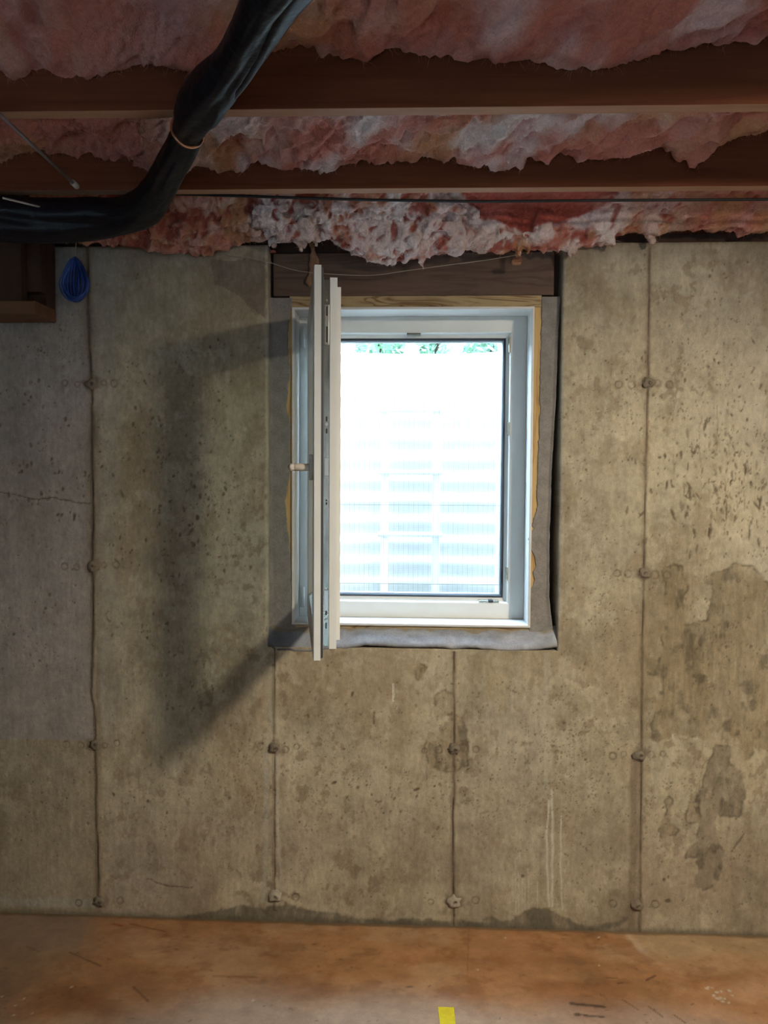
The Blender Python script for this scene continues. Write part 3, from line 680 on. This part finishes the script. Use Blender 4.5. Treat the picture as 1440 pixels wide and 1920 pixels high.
# ================================================================== CEILING TIMBER
def joist(yf, slope, label, xo=0):
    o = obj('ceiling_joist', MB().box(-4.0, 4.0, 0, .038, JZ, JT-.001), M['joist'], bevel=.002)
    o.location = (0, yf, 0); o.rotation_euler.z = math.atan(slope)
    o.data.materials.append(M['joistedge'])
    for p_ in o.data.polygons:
        if p_.normal.z < -.5: p_.material_index = 1  # paler material on the downward faces
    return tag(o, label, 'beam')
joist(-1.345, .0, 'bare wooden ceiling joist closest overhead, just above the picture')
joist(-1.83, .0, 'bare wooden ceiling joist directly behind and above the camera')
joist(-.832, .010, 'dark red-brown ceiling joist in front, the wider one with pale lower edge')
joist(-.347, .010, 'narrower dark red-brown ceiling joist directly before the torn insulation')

# ================================================================== INSULATION
PINK = np.array((.50, .18, .13)); WHITE = np.array((.72, .64, .62)); RED = np.array((.42, .095, .07)); AMB = np.array((.50, .24, .12))
def fluff(name, P, cfun, amp, f, seed, fib=4000, fl=.016, yr=None):
    """P: nu x nv x 3 base surface facing the room; puffed out along its normals, fuzzed with fibres"""
    du = np.gradient(P, axis=0); dv = np.gradient(P, axis=1); N_ = np.cross(du, dv); N_ /= np.linalg.norm(N_, axis=-1, keepdims=True)+1e-9
    x, y, z = P[..., 0], P[..., 1], P[..., 2]
    wx = x+.03*fb3(x, y, z, 9, 3, seed+50); wy = y+.03*fb3(x, y, z, 9, 3, seed+60); wz = z+.03*fb3(x, y, z, 9, 3, seed+70)
    b1 = np.abs(fb3(wx, wy, wz, f, 2, seed)); b2 = np.abs(fb3(wx, wy, wz, f*2.7, 3, seed+9)); b3 = fb3(wx, wy, wz, f*11, 3, seed+17)
    d = (1-b1*3.0)*.6+(1-b2*3)*.34+b3*.22
    A = amp if np.isscalar(amp) else amp[..., None][..., 0]
    Q = P+N_*(A*d)[..., None]
    Q = Q+(np.stack([fb3(x, y, z, f*4, 3, seed+90), fb3(x, y, z, f*4, 3, seed+95), fb3(x, y, z, f*4, 3, seed+99)], -1))*(np.asarray(A)*.35)[..., None] if not np.isscalar(amp) else Q+np.stack([fb3(x, y, z, f*4, 3, seed+90)]*3, -1)*amp*.3
    if yr:
        jl = yr[0]+.010*Q[..., 0]; jh = yr[1]+.010*Q[..., 0]; Q[..., 1] = np.clip(Q[..., 1], jl+.003, jh-.003)
    cl = cfun(x, y, z, d, seed)
    return woolmesh(name, Q.reshape(-1, 3), gridfaces(*P.shape[:2]), cl.reshape(-1, 3), N_.reshape(-1, 3), fib, fl, seed, yr)
def woolmesh(name, V, Fq, cl, nn, fib, fl, seed, yr=None):
    # fibres: thin curved ribbons
    if fib:
        r = np.random.RandomState(seed); i = r.randint(0, len(V), fib)
        p = V[i]; dr = nn[i]*.5+r.normal(0, .6, (fib, 3)); dr /= np.linalg.norm(dr, axis=1, keepdims=True)
        d2 = dr+r.normal(0, .5, (fib, 3)); L = fl*(.4+r.rand(fib, 1)**2*1.3)
        sd = np.cross(dr, r.normal(0, 1, (fib, 3))); sd /= np.linalg.norm(sd, axis=1, keepdims=True)+1e-9; sd *= .00028
        a, b, c = p, p+dr*L*.5, p+dr*L*.5+d2*L*.4
        v2 = np.stack([a-sd, a+sd, b+sd*.8, b-sd*.8, c+sd*.3, c-sd*.3], 1).reshape(-1, 3)
        k = np.arange(fib)[:, None]*6+len(V)
        f2 = np.vstack([k+np.array([[0, 1, 2, 3]]), k+np.array([[3, 2, 4, 5]])])
        Fq = np.vstack([Fq, f2]); cl = np.vstack([cl, np.repeat(cl[i]*1.1, 6, 0)]); V = np.vstack([V, v2])
    if yr: V[:, 1] = np.clip(V[:, 1], yr[0]+.010*V[:, 0]+.001, yr[1]+.010*V[:, 0]-.001)
    return npmesh(name, V, Fq, M['wool'], np.clip(cl, .02, .85))
def cmix(a, b, t): t = np.clip(t, 0, 1)[..., None]; return a*(1-t)+b*t
def pinkcol(wh):
    def f(x, y, z, d, s):
        c = cmix(PINK, AMB, ss(-.1, .5, fb3(x, y, z, 6, 3, s+200)))
        c = cmix(c, WHITE, wh(x)*ss(-.25, .45, fb3(x, y, z, 9, 4, s+210)))
        c = cmix(c, RED*.8, .6*ss(.2, -.5, d))  # shade of the hollows painted in as darker red
        return c
    return f
# first bay: soft batt nearest to the camera
o1 = [(-60, 135), (0, 135), (130, 136), (200, 128), (290, 118), (370, 125), (450, 110), (520, 96), (600, 95), (680, 105), (720, 92), (850, 90), (900, 100), (1000, 110), (1100, 116), (1150, 110), (1180, 97), (1230, 98), (1260, 90), (1330, 95), (1440, 75), (1500, 70)]
def zline(o, y): return [(onY(a, b, y)[0], onY(a, b, y)[2]) for a, b in o]
xb = np.arange(-2.1, 2.1, .006)
zc = interp(zline(o1, -.836), xb); t = np.linspace(0, 1, 66)
P = np.zeros((len(xb), len(t), 3)); P[..., 0] = xb[:, None]; P[..., 1] = -1.300+(.460)*t[None]
P[..., 2] = (2.44+(zc-2.44)[:, None]*ss(.35, 1, t)[None])-.012*np.sin(t*PI)[None]
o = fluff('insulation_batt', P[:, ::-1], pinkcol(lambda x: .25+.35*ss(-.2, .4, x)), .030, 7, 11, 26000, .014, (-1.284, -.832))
tag(o, 'soft pink glass wool batt filling the bay at the top of the picture', 'insulation')
# second bay
o2 = [(-60, 300), (0, 290), (60, 282), (150, 278), (250, 290), (290, 312), (450, 306), (560, 300), (650, 303), (760, 290), (860, 287), (900, 300), (935, 306), (975, 308), (1000, 296), (1100, 290), (1230, 284), (1260, 290), (1290, 300), (1320, 288), (1350, 265), (1400, 242), (1440, 232), (1500, 225)]
zc = interp(zline(o2, -.351), xb); t = np.linspace(0, 1, 70)
P = np.zeros((len(xb), len(t), 3)); P[..., 0] = xb[:, None]; P[..., 1] = -.785+(.430)*t[None]
P[..., 2] = 2.385+(zc-2.385)[:, None]*ss(.25, .95, t)[None]
hx, hy = .775, -.45
P[..., 2] += .05*np.exp(-(((P[..., 0]-hx)/.022)**2+((P[..., 1]-hy)/.03)**2))
def c2(x, y, z, d, s):
    c = pinkcol(lambda x: .75*ss(-.75, -.5, x)*ss(.9, .3, x)+.25*ss(.5, 0, np.abs(x-.05)))(x, y, z, d, s)
    return cmix(c, np.array((.10, .05, .05)), .9*np.exp(-(((x-hx)/.02)**2+((y-hy)/.03)**2)))  # shade inside the hole painted dark into the wool
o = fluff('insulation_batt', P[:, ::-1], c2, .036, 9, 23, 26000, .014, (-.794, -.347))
tag(o, 'pink and greyish glass wool batt between the two visible joists', 'insulation')
# third bay: torn batt hanging over the wall top
o3 = [(-60, 440), (100, 448), (170, 452), (200, 456), (235, 466), (262, 464), (290, 470), (330, 470), (372, 478), (405, 470), (425, 466), (437, 456), (470, 444), (485, 448), (500, 440), (520, 446), (545, 452), (580, 450), (605, 440), (640, 458), (680, 480), (700, 488), (722, 494), (750, 490), (765, 484), (790, 486), (815, 476), (860, 470), (880, 464), (905, 470), (930, 477), (960, 468), (985, 468), (1010, 466), (1030, 470), (1050, 464), (1090, 458), (1112, 456), (1140, 461), (1155, 448), (1180, 435), (1230, 428), (1300, 426), (1370, 430), (1410, 430), (1440, 426), (1500, 426)]
xb = np.arange(-1.195, 1.95, .0038)
YB = -.040
zc = interp(zline(o3, YB), xb)+.004*fb2(xb, xb*0, 60, 4, 5)
t = np.linspace(0, 1, 112)
P = np.zeros((len(xb), len(t), 3)); P[..., 0] = xb[:, None]
# path: behind joist -> sag -> bottom lip -> tucked back over the wall
ty = [(0, -.300), (.25, -.25), (.55, -.13), (.78, YB), (.86, YB+.012), (1, YB+.09)]
ty2 = [(0, -.300), (.25, -.21), (.50, -.085), (.58, -.045), (.66, -.090), (.78, YB), (.86, YB+.012), (1, YB+.09)]
top = 2.36
cave = ss(-.02, .12, xb)*ss(.62, .45, xb)            # the hollow red fold right of the middle
h0 = interp([(0, 0), (.25, .10), (.55, .45), (.78, 1), (.86, 1.02), (1, .55)], t)
h1 = interp([(0, 0), (.25, .05), (.50, .30), (.60, .62), (.66, .74), (.78, 1), (.86, 1.02), (1, .55)], t)
hh = h0[None]*(1-cave[:, None])+h1[None]*cave[:, None]
P[..., 1] = interp(ty, t)[None]*(1-cave[:, None])+interp(ty2, t)[None]*cave[:, None]
P[..., 2] = top+(zc-top)[:, None]*hh
# closed slab from that surface, plus lumps and hanging tatters, fused into one body and then roughened
def slab(P, off):
    nu, nv = P.shape[:2]; A_ = P.reshape(-1, 3); B_ = A_+np.array(off); n = nu*nv; I_ = np.arange(n).reshape(nu, nv)
    f = gridfaces(nu, nv); F_ = [f, f[:, ::-1]+n]
    for e in (I_[0], I_[-1][::-1], I_[:, -1], I_[:, 0][::-1]):
        F_.append(np.stack([e[1:], e[:-1], e[:-1]+n, e[1:]+n], -1))
    return np.vstack([A_, B_]), np.vstack(F_)
PS = P[::2, ::2]
V0, F0 = slab(PS, (0, .022, .040))
bmx = bmesh.new(); bmesh.ops.create_icosphere(bmx, subdivisions=2, radius=1); ico = np.array([v.co[:] for v in bmx.verts]); icf = np.array([[v.index for v in f.verts] for f in bmx.faces]); bmx.free()
VV = [V0]; QF = [tuple(q) for q in F0]; nV = len(V0); r_ = np.random.RandomState(4); WB = []
def blob(c, rx, ry, rz, wh):
    global nV
    th = r_.uniform(-.5, .5); b = ico*np.array([rx, ry, rz]); b = np.stack([b[:, 0]*math.cos(th)-b[:, 2]*math.sin(th), b[:, 1], b[:, 0]*math.sin(th)+b[:, 2]*math.cos(th)], -1)+np.array(c)
    VV.append(b); QF.extend(tuple(q+nV) for q in icf); nV += len(b); WB.append((c[0], c[2], max(rx, rz), wh))
def tatter(px, py, wpx, hpx, y, wh):
    tp = onY(px, py-hpx, y); bt = onY(px, py, y); ln = tp[2]-bt[2]; wd = wpx*.00171; ph = r_.uniform(0, 6)
    m_ = 7
    for k in range(m_):
        u = k/(m_-1); r = wd/2*interp([(0, .5), (.3, .95), (.55, .7), (.8, .36), (1, .14)], u)
        r = max(r, .0035)
        for q in range(2 if u < .6 else 1):
            blob((tp[0]+.35*wd*u*math.sin(ph)+r_.normal(0, .25*r), y+.03*(1-u)-.004+r_.normal(0, .3*r), tp[2]-ln*u+r*.5+r_.normal(0, .1*r)), r*r_.uniform(.65, 1), r*.5, max(r*r_.uniform(.6, 1.1), .008), wh)
tats = [(513, 482, 17, 56, -.060, .9), (496, 449, 38, 46, -.085, .9), (556, 469, 54, 60, -.075, .7), (580, 460, 34, 50, -.07, .7), (672, 438, 30, 50, -.13, .9), (700, 415, 46, 40, -.16, .8), (632, 408, 50, 36, -.16, .6), (722, 446, 16, 50, -.12, .6), (770, 464, 70, 50, -.10, .9), (788, 504, 20, 30, -.05, .3),
        (850, 460, 60, 48, -.09, .9), (820, 430, 56, 44, -.13, .6), (905, 468, 56, 36, -.07, .7), (976, 493, 22, 40, -.055, .9), (1003, 474, 40, 30, -.05, .6), (1074, 488, 34, 34, -.046, .9), (1060, 480, 24, 30, -.05, .8), (1134, 463, 50, 34, -.062, .9), (1221, 455, 15, 26, -.05, .6), (1230, 438, 56, 20, -.06, .5), (420, 474, 26, 36, -.05, .2),
        (300, 456, 70, 34, -.09, .2), (360, 444, 60, 40, -.11, .25), (445, 424, 90, 44, -.13, .4), (226, 462, 50, 24, -.06, .1), (380, 466, 50, 34, -.06, .2), (740, 488, 40, 30, -.05, .35), (690, 476, 50, 34, -.06, .35), (1040, 478, 34, 26, -.045, .6), (930, 442, 60, 24, -.09, .95), (650, 452, 60, 40, -.09, .3), (795, 410, 50, 40, -.16, .6), (1395, 436, 50, 18, -.05, .2), (960, 455, 70, 26, -.07, .95), (1010, 452, 60, 26, -.07, .8), (885, 415, 26, 36, -.12, .95)]
for a in tats: tatter(*a)
for _ in range(70):
    px = r_.normal(680, 160)
    if px > 880 or px < 240: continue
    py = r_.uniform(380, interp(o3, px)-10); y = interp([(380, -.17), (430, -.10), (490, -.045)], py); c = onY(px, py, y); r = r_.uniform(.020, .050)
    w_ = r_.uniform(.3, 1)*(.25 if px < 475 else 1)
    blob(c, r, r*.42, r*r_.uniform(.18, .36), w_)
    for q in (-.7, -.2, .3, .8): blob(c+np.array([q*r, -.002, -r*.22-r_.rand()*.006]), r*.28, r*.2, r*.22, w_)
for a in ((1090, 412, .045), (1110, 405, .04), (1060, 420, .04), (1095, 395, .04)): blob(onY(a[0], a[1], -.055), a[2], .022, .020, .5)
me = bpy.data.meshes.new('wool_raw'); me.from_pydata(np.vstack(VV).tolist(), [], QF); me.update()
bm = bmesh.new(); bm.from_mesh(me); bmesh.ops.recalc_face_normals(bm, faces=bm.faces); bm.to_mesh(me); bm.free()
ot = bpy.data.objects.new('wool_raw', me); C.objects.link(ot)
rm = ot.modifiers.new('remesh', 'REMESH'); rm.mode = 'VOXEL'; rm.voxel_size = .0042
sm = ot.modifiers.new('smooth', 'SMOOTH'); sm.iterations = 3; sm.factor = .5
dg = bpy.context.evaluated_depsgraph_get(); mv = bpy.data.meshes.new_from_object(ot.evaluated_get(dg))
n = len(mv.vertices); V = np.empty(n*3, np.float32); mv.vertices.foreach_get('co', V); V = V.reshape(-1, 3).astype(float)
NN = np.empty(n*3, np.float32); mv.vertices.foreach_get('normal', NN); NN = NN.reshape(-1, 3).astype(float)
Fq = np.array([p.vertices[:] for p in mv.polygons if len(p.vertices) == 4]); 
bpy.data.objects.remove(ot); bpy.data.meshes.remove(mv); bpy.data.meshes.remove(me)
x, y, z = V.T
cv = ss(-.02, .10, x)*ss(.62, .50, x)
# the hollow red fold lies behind and above the torn white lip
cl_lip = np.interp(x, [q[0] for q in zline([(835, 360), (860, 380), (905, 412), (960, 430), (1010, 428), (1080, 410), (1160, 392)], -.09)], [q[1] for q in zline([(835, 360), (860, 380), (905, 412), (960, 430), (1010, 428), (1080, 410), (1160, 392)], -.09)])
incave = cv*ss(-.004, .010, z-cl_lip+.006*fb3(x, y, z, 40, 2, 9)) 
wx = x+.02*fb3(x, y, z, 14, 3, 81); wy = y+.02*fb3(x, y, z, 14, 3, 82); wz = z+.02*fb3(x, y, z, 14, 3, 83)
b1 = 1-4*np.abs(fb3(wx, wy, wz, 15, 2, 84)); b2 = 1-4*np.abs(fb3(wx, wy, wz, 38, 2, 85)); b3 = fb3(wx, wy, wz, 90, 3, 86)
b0 = fb3(wx, wy, wz, 7, 2, 80)
amp = .0115*(1-.6*incave)
d = .55*b1+.42*b2+.35*b3+1.3*np.minimum(b0, .1)
V = V+NN*(amp*d)[:, None]+np.stack([fb3(x, y, z, 60, 2, 87), fb3(x, y, z, 60, 2, 88), fb3(x, y, z, 60, 2, 89)], -1)*.004
lowz = (V[:, 2] < WT+.004) & ((V[:, 0] < OX0) | (V[:, 0] > OX1)); V[lowz, 1] = np.minimum(V[lowz, 1], -.003)
V[:, 1] = np.maximum(V[:, 1], -.302+.010*V[:, 0])
wh = (ss(.5, -.05, np.abs(x+.06))*.58+.25)*ss(-.62, -.42, x)*ss(1.0, .5, x)+.06
for (bx, bz, br2, w_) in WB: 
    m_ = np.abs(x-bx) < br2*3
    wh[m_] = np.maximum(wh[m_], w_*1.0*np.exp(-(((x[m_]-bx)**2+(z[m_]-bz)**2)/(br2*1.8)**2)))
c = cmix(PINK, AMB, ss(-.25, .35, fb3(x, y, z, 9, 3, 237)))
c = cmix(c, AMB*.75, .6*ss(.0, .35, fb3(x, y, z, 15, 3, 33)))
c = cmix(c, WHITE, wh*ss(-.22, .22, fb3(x, y, z, 13, 4, 247)+.30*d+.25*(wh-.5)))
c = cmix(c, RED*.75, .9*(1-ss(.04, .01, np.abs(x-.325))*ss(2.24, 2.222, z))*ss(.10, -.60, d+.35*fb3(x, y, z, 20, 2, 31)))  # hollows of the torn wool shaded darker in the colour
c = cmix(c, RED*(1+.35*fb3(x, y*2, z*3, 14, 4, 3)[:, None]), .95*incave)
lip = cv*ss(.012, .002, z-cl_lip)*ss(-.05, -.022, z-cl_lip)
c = cmix(c, WHITE*1.1, .85*lip*ss(-.5, .1, fb3(x, y, z, 20, 3, 3)))
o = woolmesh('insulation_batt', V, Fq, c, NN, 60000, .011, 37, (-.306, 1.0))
tag(o, 'torn pink and white glass wool hanging in tatters over the wall top and window', 'insulation')
# the pinkish wisp behind the sash top
def wisp(px, py, wpx, hpx, y, seed):
    tp = onY(px, py-hpx, y); bt = onY(px, py, y); ln = tp[2]-bt[2]; wd = wpx*.00171; n, m_ = 60, 24; u = np.linspace(0, 1, n)[:, None]; th = np.linspace(0, 2*PI, m_)[None]
    r = wd/2*(.35+.65*vn2(u*6+0*th, 0*th+seed, seed))*ss(1.02, .85, u); x = tp[0]+r*np.cos(th)+.008*np.sin(u*4); yy = y+r*.3*np.sin(th)+0*u; z = tp[2]-ln*u+0*th
    x = x+.006*fb3(x, yy, z, 50, 3, seed); yy = yy+.004*fb3(x, yy, z, 50, 3, seed+1)
    return np.stack([x, yy, z], -1).reshape(-1, 3), gridfaces(n, m_), np.tile([[.26, .15, .09]], (n*m_, 1))
v, f, c = wisp(584, 540, 20, 85, .030, 61)
o = npmesh('insulation_scrap', v, f, M['wool'], c); tag(o, 'thin tan wisp of glass wool hanging on the header board above the sash', 'insulation')

# ================================================================== THINGS UNDER THE CEILING
# black wrapped pipes
cp = [(555, -60, 46, 2.24), (505, 0, 42, 2.24), (470, 60, 37, 2.237), (435, 120, 34, 2.236), (412, 150, 40, 2.232), (385, 185, 43, 2.228), (366, 215, 38, 2.232), (352, 245, 27, 2.237), (336, 280, 29, 2.236), (315, 320, 29, 2.236), (297, 355, 31, 2.235), (268, 388, 34, 2.230), (225, 404, 35, 2.226), (170, 410, 37, 2.220), (90, 412, 38, 2.216), (0, 408, 40, 2.216), (-100, 400, 40, 2.216)]
P_ = []; R_ = []
for (a, b, r, z) in cp:
    p = onZ(a, b, z); P_.append(p); R_.append(r*(p[1]+2.61)/1480*1.0)
P_ = np.array(P_); R_ = np.array(R_); s_ = np.linspace(0, 1, len(P_)); S = np.linspace(0, 1, 150)
# smooth resample
def catmull(P, S):
    n = len(P)-1; out = []
    for s in S:
        x = s*n; i = min(int(x), n-1); t = x-i
        p0, p1, p2, p3 = P[max(i-1, 0)], P[i], P[i+1], P[min(i+2, n)]
        out.append(.5*((2*p1)+(-p0+p2)*t+(2*p0-5*p1+4*p2-p3)*t*t+(-p0+3*p1-3*p2+p3)*t**3))
    return np.array(out)
PP = catmull(P_, S); RR = catmull(R_[:, None], S)[:, 0]
pipe = empty('wrapped_pipe', tuple(PP[0])); tag(pipe, 'thick black plastic-wrapped pipe snaking down under the joists', 'pipe')
pipe.location = (0, 0, 0)
def wrapshape(sd):
    tab = fb2(np.repeat(np.linspace(0, 6, 150)[:, None], 40, 1), np.cos(np.linspace(0, 2*PI, 41)[:-1])[None]*1.5+np.sin(np.linspace(0, 2*PI, 41)[:-1])[None], 2.4, 4, sd)
    lob = lambda i, t: 1+.16*tab[min(i, 149), int(t/(2*PI)*40) % 40]+.06*math.cos(2*(t-i*.03))-.16*math.exp(-((((t-1.1-i*.012+PI) % (2*PI))-PI)/.22)**2)
    return lob
obj('sleeve', MB().tube(PP, RR, 40, shape=wrapshape(3)), M['black'], pipe, True)
# loose second sleeve lying along it at the upper end
Q = PP[:62].copy(); off = np.array([.030, -.002, -.012]); Q = Q+off*np.sin(np.linspace(.25, 1, 62)*PI)[:, None]**.6
obj('outer_sleeve', MB().tube(Q, RR[:62]*.55*np.linspace(1.1, .7, 62), 24, shape=lambda i, t: 1+.12*math.sin(t*3+i*.12)), M['black'], pipe, True)
Q = PP[66:118].copy()+np.array([.020, -.008, -.014])
obj('inner_pipe', MB().tube(Q, RR[66:118]*.55, 24, shape=lambda i, t: 1+.05*math.sin(t*2+i*.1)), M['black'], pipe, True)
k = int(7/16*149); Tn = Vector(PP[k+2]-PP[k-2]).normalized()
aa = Tn.cross(Vector((0, 0, 1))).normalized(); bb = Tn.cross(aa); rr_ = RR[k]*1.10
ring = [Vector(PP[k])+(aa*math.cos(u)+bb*math.sin(u))*rr_+Tn*.004*math.sin(u*2) for u in np.linspace(0, 2*PI, 41)]
obj('copper_band', MB().tube(ring, .0036, 8), M['copper'], pipe, True, label='thin copper tie round the pipe')
# black cable along the second joist
pts = [onZ(a, b, 2.282) for a, b in ((-80, 357), (0, 358), (150, 358), (340, 364), (480, 367), (560, 371), (700, 375), (900, 378), (1100, 376), (1300, 374), (1440, 374), (1560, 372))]
cpts = catmull(np.array(pts), np.linspace(0, 1, 80))
cpts[:, 1] = np.interp(cpts[:, 0], [-1.5, 1.5], [-.295, -.270]); 
for i in range(80):
    x = cpts[i, 0]; py = interp([(-80, 357), (0, 358), (150, 358), (340, 364), (560, 371), (700, 375), (900, 378), (1100, 376), (1440, 374), (1560, 372)], 785+x*1480/2.33)
    cpts[i, 2] = onY(785+x*1480/2.33, py, cpts[i, 1])[2]
o = obj('electric_cable', MB().tube(cpts, .0042, 8), M['cable'], None, True); tag(o, 'long thin black cable running level below the torn insulation', 'cable')
# blue cable coil hanging from a wire
coil = empty('cable_coil', (0, 0, 0)); tag(coil, 'coil of blue network cable hanging on the wall at upper left', 'cable')
cc = onY(141, 522, -.035)
for k in range(20):
    rx = rng.uniform(.004, .050); rz = rng.uniform(.056, .072); ox = rng.uniform(-.006, .006); dy = rng.uniform(-.014, .014)
    pts = []
    for u in np.linspace(0, 2*PI, 49):
        wz = cc[2]-.004+rz*math.cos(u); sq = .35+.65*min(1, (cc[2]+rz+.01-wz)/.09)
        pts.append((cc[0]+ox+rx*math.sin(u)*sq+.004*(1 if k % 2 else -1), cc[1]+dy*sq+.002*math.sin(u*3+k), wz))
    obj('cable_loop', MB().tube(pts, .0026, 8), M['blue'] if k % 3 else M['bluepale'], coil, True)
tp = onY(145, 440, -.035)
obj('hanger_wire', MB().tube([(cc[0], cc[1], cc[2]+.055), (cc[0]+.002, cc[1], cc[2]+.09), (tp[0], cc[1]-.004, 2.262)], .0016, 6), M['string'], coil, True)
# girder end at the upper left
g = empty('girder', (0, 0, 0)); tag(g, 'dark brown wooden girder end at the left edge against the wall', 'beam')
gx = onY(80, 500, -.10)[0]
obj('girder_ply', MB().box(-2.2, gx-.045, -.150, -.112, 2.026, JZ-.001), M['beam'], g, bevel=.002)
obj('girder_ply', MB().box(-2.2, gx, -.111, -.072, 2.062, JZ-.001), M['beam'], g, bevel=.002)
obj('girder_ply', MB().box(-2.2, gx, -.071, -.012, 1.985, JZ-.001), M['beam'], g, bevel=.002)
obj('girder_cleat', MB().box(-2.2, gx+.001, -.157, -.012, 1.983, 2.024), M['cleat'], g, bevel=.002)
# thin rods below the joists
def rod(p, q, r, tipn, label):
    e = empty('metal_rod', (0, 0, 0)); tag(e, label, 'rod')
    p, q = Vector(p), Vector(q); d = (q-p)
    obj('shaft', MB().tube([p, q], r, 8), M['rod'], e, True)
    obj('tip', MB().tube([q, q+d.normalized()*tipn], r*1.9, 10), M['tip'], e, True, label='white tip')
p, q = onZ(-40, 178, 2.268), onZ(136, 342, 2.268); rod(p, q, .0042, .030, 'thin grey rod slanting under the joists, ending in a short white tip')
p, q = onZ(5, 371, 2.235), onZ(88, 391, 2.235)
e = obj('thin_rod', MB().tube([p, q], .0030, 8), M['tip'], None, True); tag(e, 'short pale rod lying on the black pipe at the far left', 'rod')
# string across the header
st = catmull(np.array([onY(a, b, y) for a, b, y in ((425, 478, -.012), (470, 484, -.012), (505, 492, -.010), (560, 508, .0), (640, 515, .0), (700, 516, .0), (760, 508, .0), (840, 497, .0), (910, 488, -.004), (975, 477, -.012))]), np.linspace(0, 1, 60))
o = obj('string', MB().tube(st, .0011, 6), M['string'], None, True); tag(o, 'thin pale string sagging across the brown header board', 'string')
# tape on the floor
q = [onZ(a, b, FZ) for a, b in ((821, 1889), (851, 1890), (857, 1950), (828, 1950))]
h = FZ+.0022
o = obj('floor_tape', MB().add([(p[0], p[1], h) for p in q]+[(p[0], p[1], FZ+.0006) for p in q], [(0, 1, 2, 3), (4, 7, 6, 5), (0, 4, 5, 1), (1, 5, 6, 2), (2, 6, 7, 3), (3, 7, 4, 0)]), M['tape']); tag(o, 'strip of bright yellow tape stuck on the floor', 'tape')

# ================================================================== OUTSIDE
well = empty('window_well', (0, .30, 0)); tag(well, 'curved white galvanised corrugated window well outside the window', 'window well')
na, nz = 72, 190; th = np.linspace(0, PI, na)[:, None]; zz = np.linspace(.72, 2.052, nz)[None]
cr = .0085*np.sin((zz-.90)/.098*2*PI)
wx = -.01+(.74+cr)*np.sign(np.cos(th))*np.abs(np.cos(th))**.75; wy = (.84+cr)*np.sin(th)**.75
wp = npmesh('corrugated_panel', np.stack([wx, wy, zz+0*th], -1).reshape(-1, 3), gridfaces(na, nz), M['steelwell'], parent=well)
s = wp.modifiers.new('thick', 'SOLIDIFY'); s.thickness = .003; s.offset = -1
rim = [(-.01+.752*np.sign(math.cos(a))*abs(math.cos(a))**.75, .852*math.sin(a)**.75, 2.052) for a in np.linspace(0, PI, 60)]
obj('rim', MB().tube(rim, .008, 10), M['steelwell'], well, True)
gb = MB(); gb.add([(-.9, 0, .90), (.9, 0, .90), (.9, 1.0, .90), (-.9, 1.0, .90)], [(0, 1, 2, 3)])
o = obj('gravel_bed', MB().box(-.75, .73, 0, .86, .80, .86), M['gravel'], well)
lad = empty('ladder', (0, 0, 0)); tag(lad, 'white ladder standing in the window well', 'ladder')
for xr in (-.156, .081): obj('rail', MB().box(xr-.018, xr+.018, 1.02, 1.045, .915, 2.02), M['ladder'], lad, bevel=.004)
for zr in (.93, 1.215, 1.50, 1.785): obj('rung', MB().tube([(-.185, 1.012, zr), (.110, 1.012, zr)], .012, 12), M['ladder'], lad, True)
# ground round the well
ang = np.linspace(0, PI, 60); inn = np.array([(-.01+.76*np.sign(math.cos(a))*abs(math.cos(a))**.75, .30+.86*math.sin(a)**.75, 2.03) for a in ang])
out_ = np.array([(-.01+9*math.cos(a), .30+9*math.sin(a), 2.06) for a in ang])
G = np.stack([inn, inn+(out_-inn)*.05, out_], 1); gr = npmesh('lawn', G.reshape(-1, 3), gridfaces(60, 3), M['grass']); gr['kind'] = 'structure'
obj('wall_outside', MB().box(-6, OX0-.001, .251, .32, -.1, 2.24).box(OX1+.001, 6, .251, .32, -.1, 2.24).box(OX0-.001, OX1+.001, .301, .32, -.1, .90).box(-6, 6, .251, .32, 2.28, 4.0), M['plainconc'])['kind'] = 'structure'
def leaves(name, cx, cy, cz, sx_, sy_, sz2, n, size, seed, label):
    r = np.random.RandomState(seed)
    p = r.normal(0, 1, (n, 3)); p /= np.linalg.norm(p, axis=1, keepdims=True); p *= r.rand(n, 1)**.4
    p = p*np.array([sx_, sy_, sz2])+np.array([cx, cy, cz])
    a = r.normal(0, 1, (n, 3)); a /= np.linalg.norm(a, axis=1, keepdims=True); b = np.cross(a, r.normal(0, 1, (n, 3))); b /= np.linalg.norm(b, axis=1, keepdims=True)
    L = size*(.6+.8*r.rand(n, 1)); v = np.stack([p-a*L, p+b*L*.4, p+a*L, p-b*L*.4], 1).reshape(-1, 3)
    f = np.arange(n*4).reshape(-1, 4)
    e = empty(name, (0, 0, 0)); tag(e, label, 'shrub')
    o = npmesh('foliage', v, f, M['leaf'], parent=e, smooth=False); o['kind'] = 'stuff'
    obj('stem', MB().tube([(cx, cy, 2.06), (cx+.02, cy, cz)], .012, 7), M['beam'], e, True)
leaves('shrub', -.26, 2.3, 2.36, .19, .20, .22, 900, .030, 1, 'small green shrub outside, seen through the window top at left')
leaves('shrub', .09, 2.2, 2.34, .12, .18, .20, 600, .028, 2, 'small green shrub outside, seen through the window top at the middle')
leaves('shrub', .44, 2.4, 2.38, .19, .20, .24, 900, .030, 3, 'small green shrub outside, seen through the window top at right')
fe = empty('fence', (0, 4.2, 0)); tag(fe, 'blue-grey board fence behind the shrubs outside', 'fence')
for i in range(26):
    x = -1.6+i*.125; obj('fence_board', MB().box(x, x+.10, 0, .02, 2.09, 3.05+.01*math.sin(i*3)), M['fence'], fe)
obj('fence_rail', MB().box(-1.6, 1.65, .021, .06, 2.35, 2.43), M['fence'], fe)
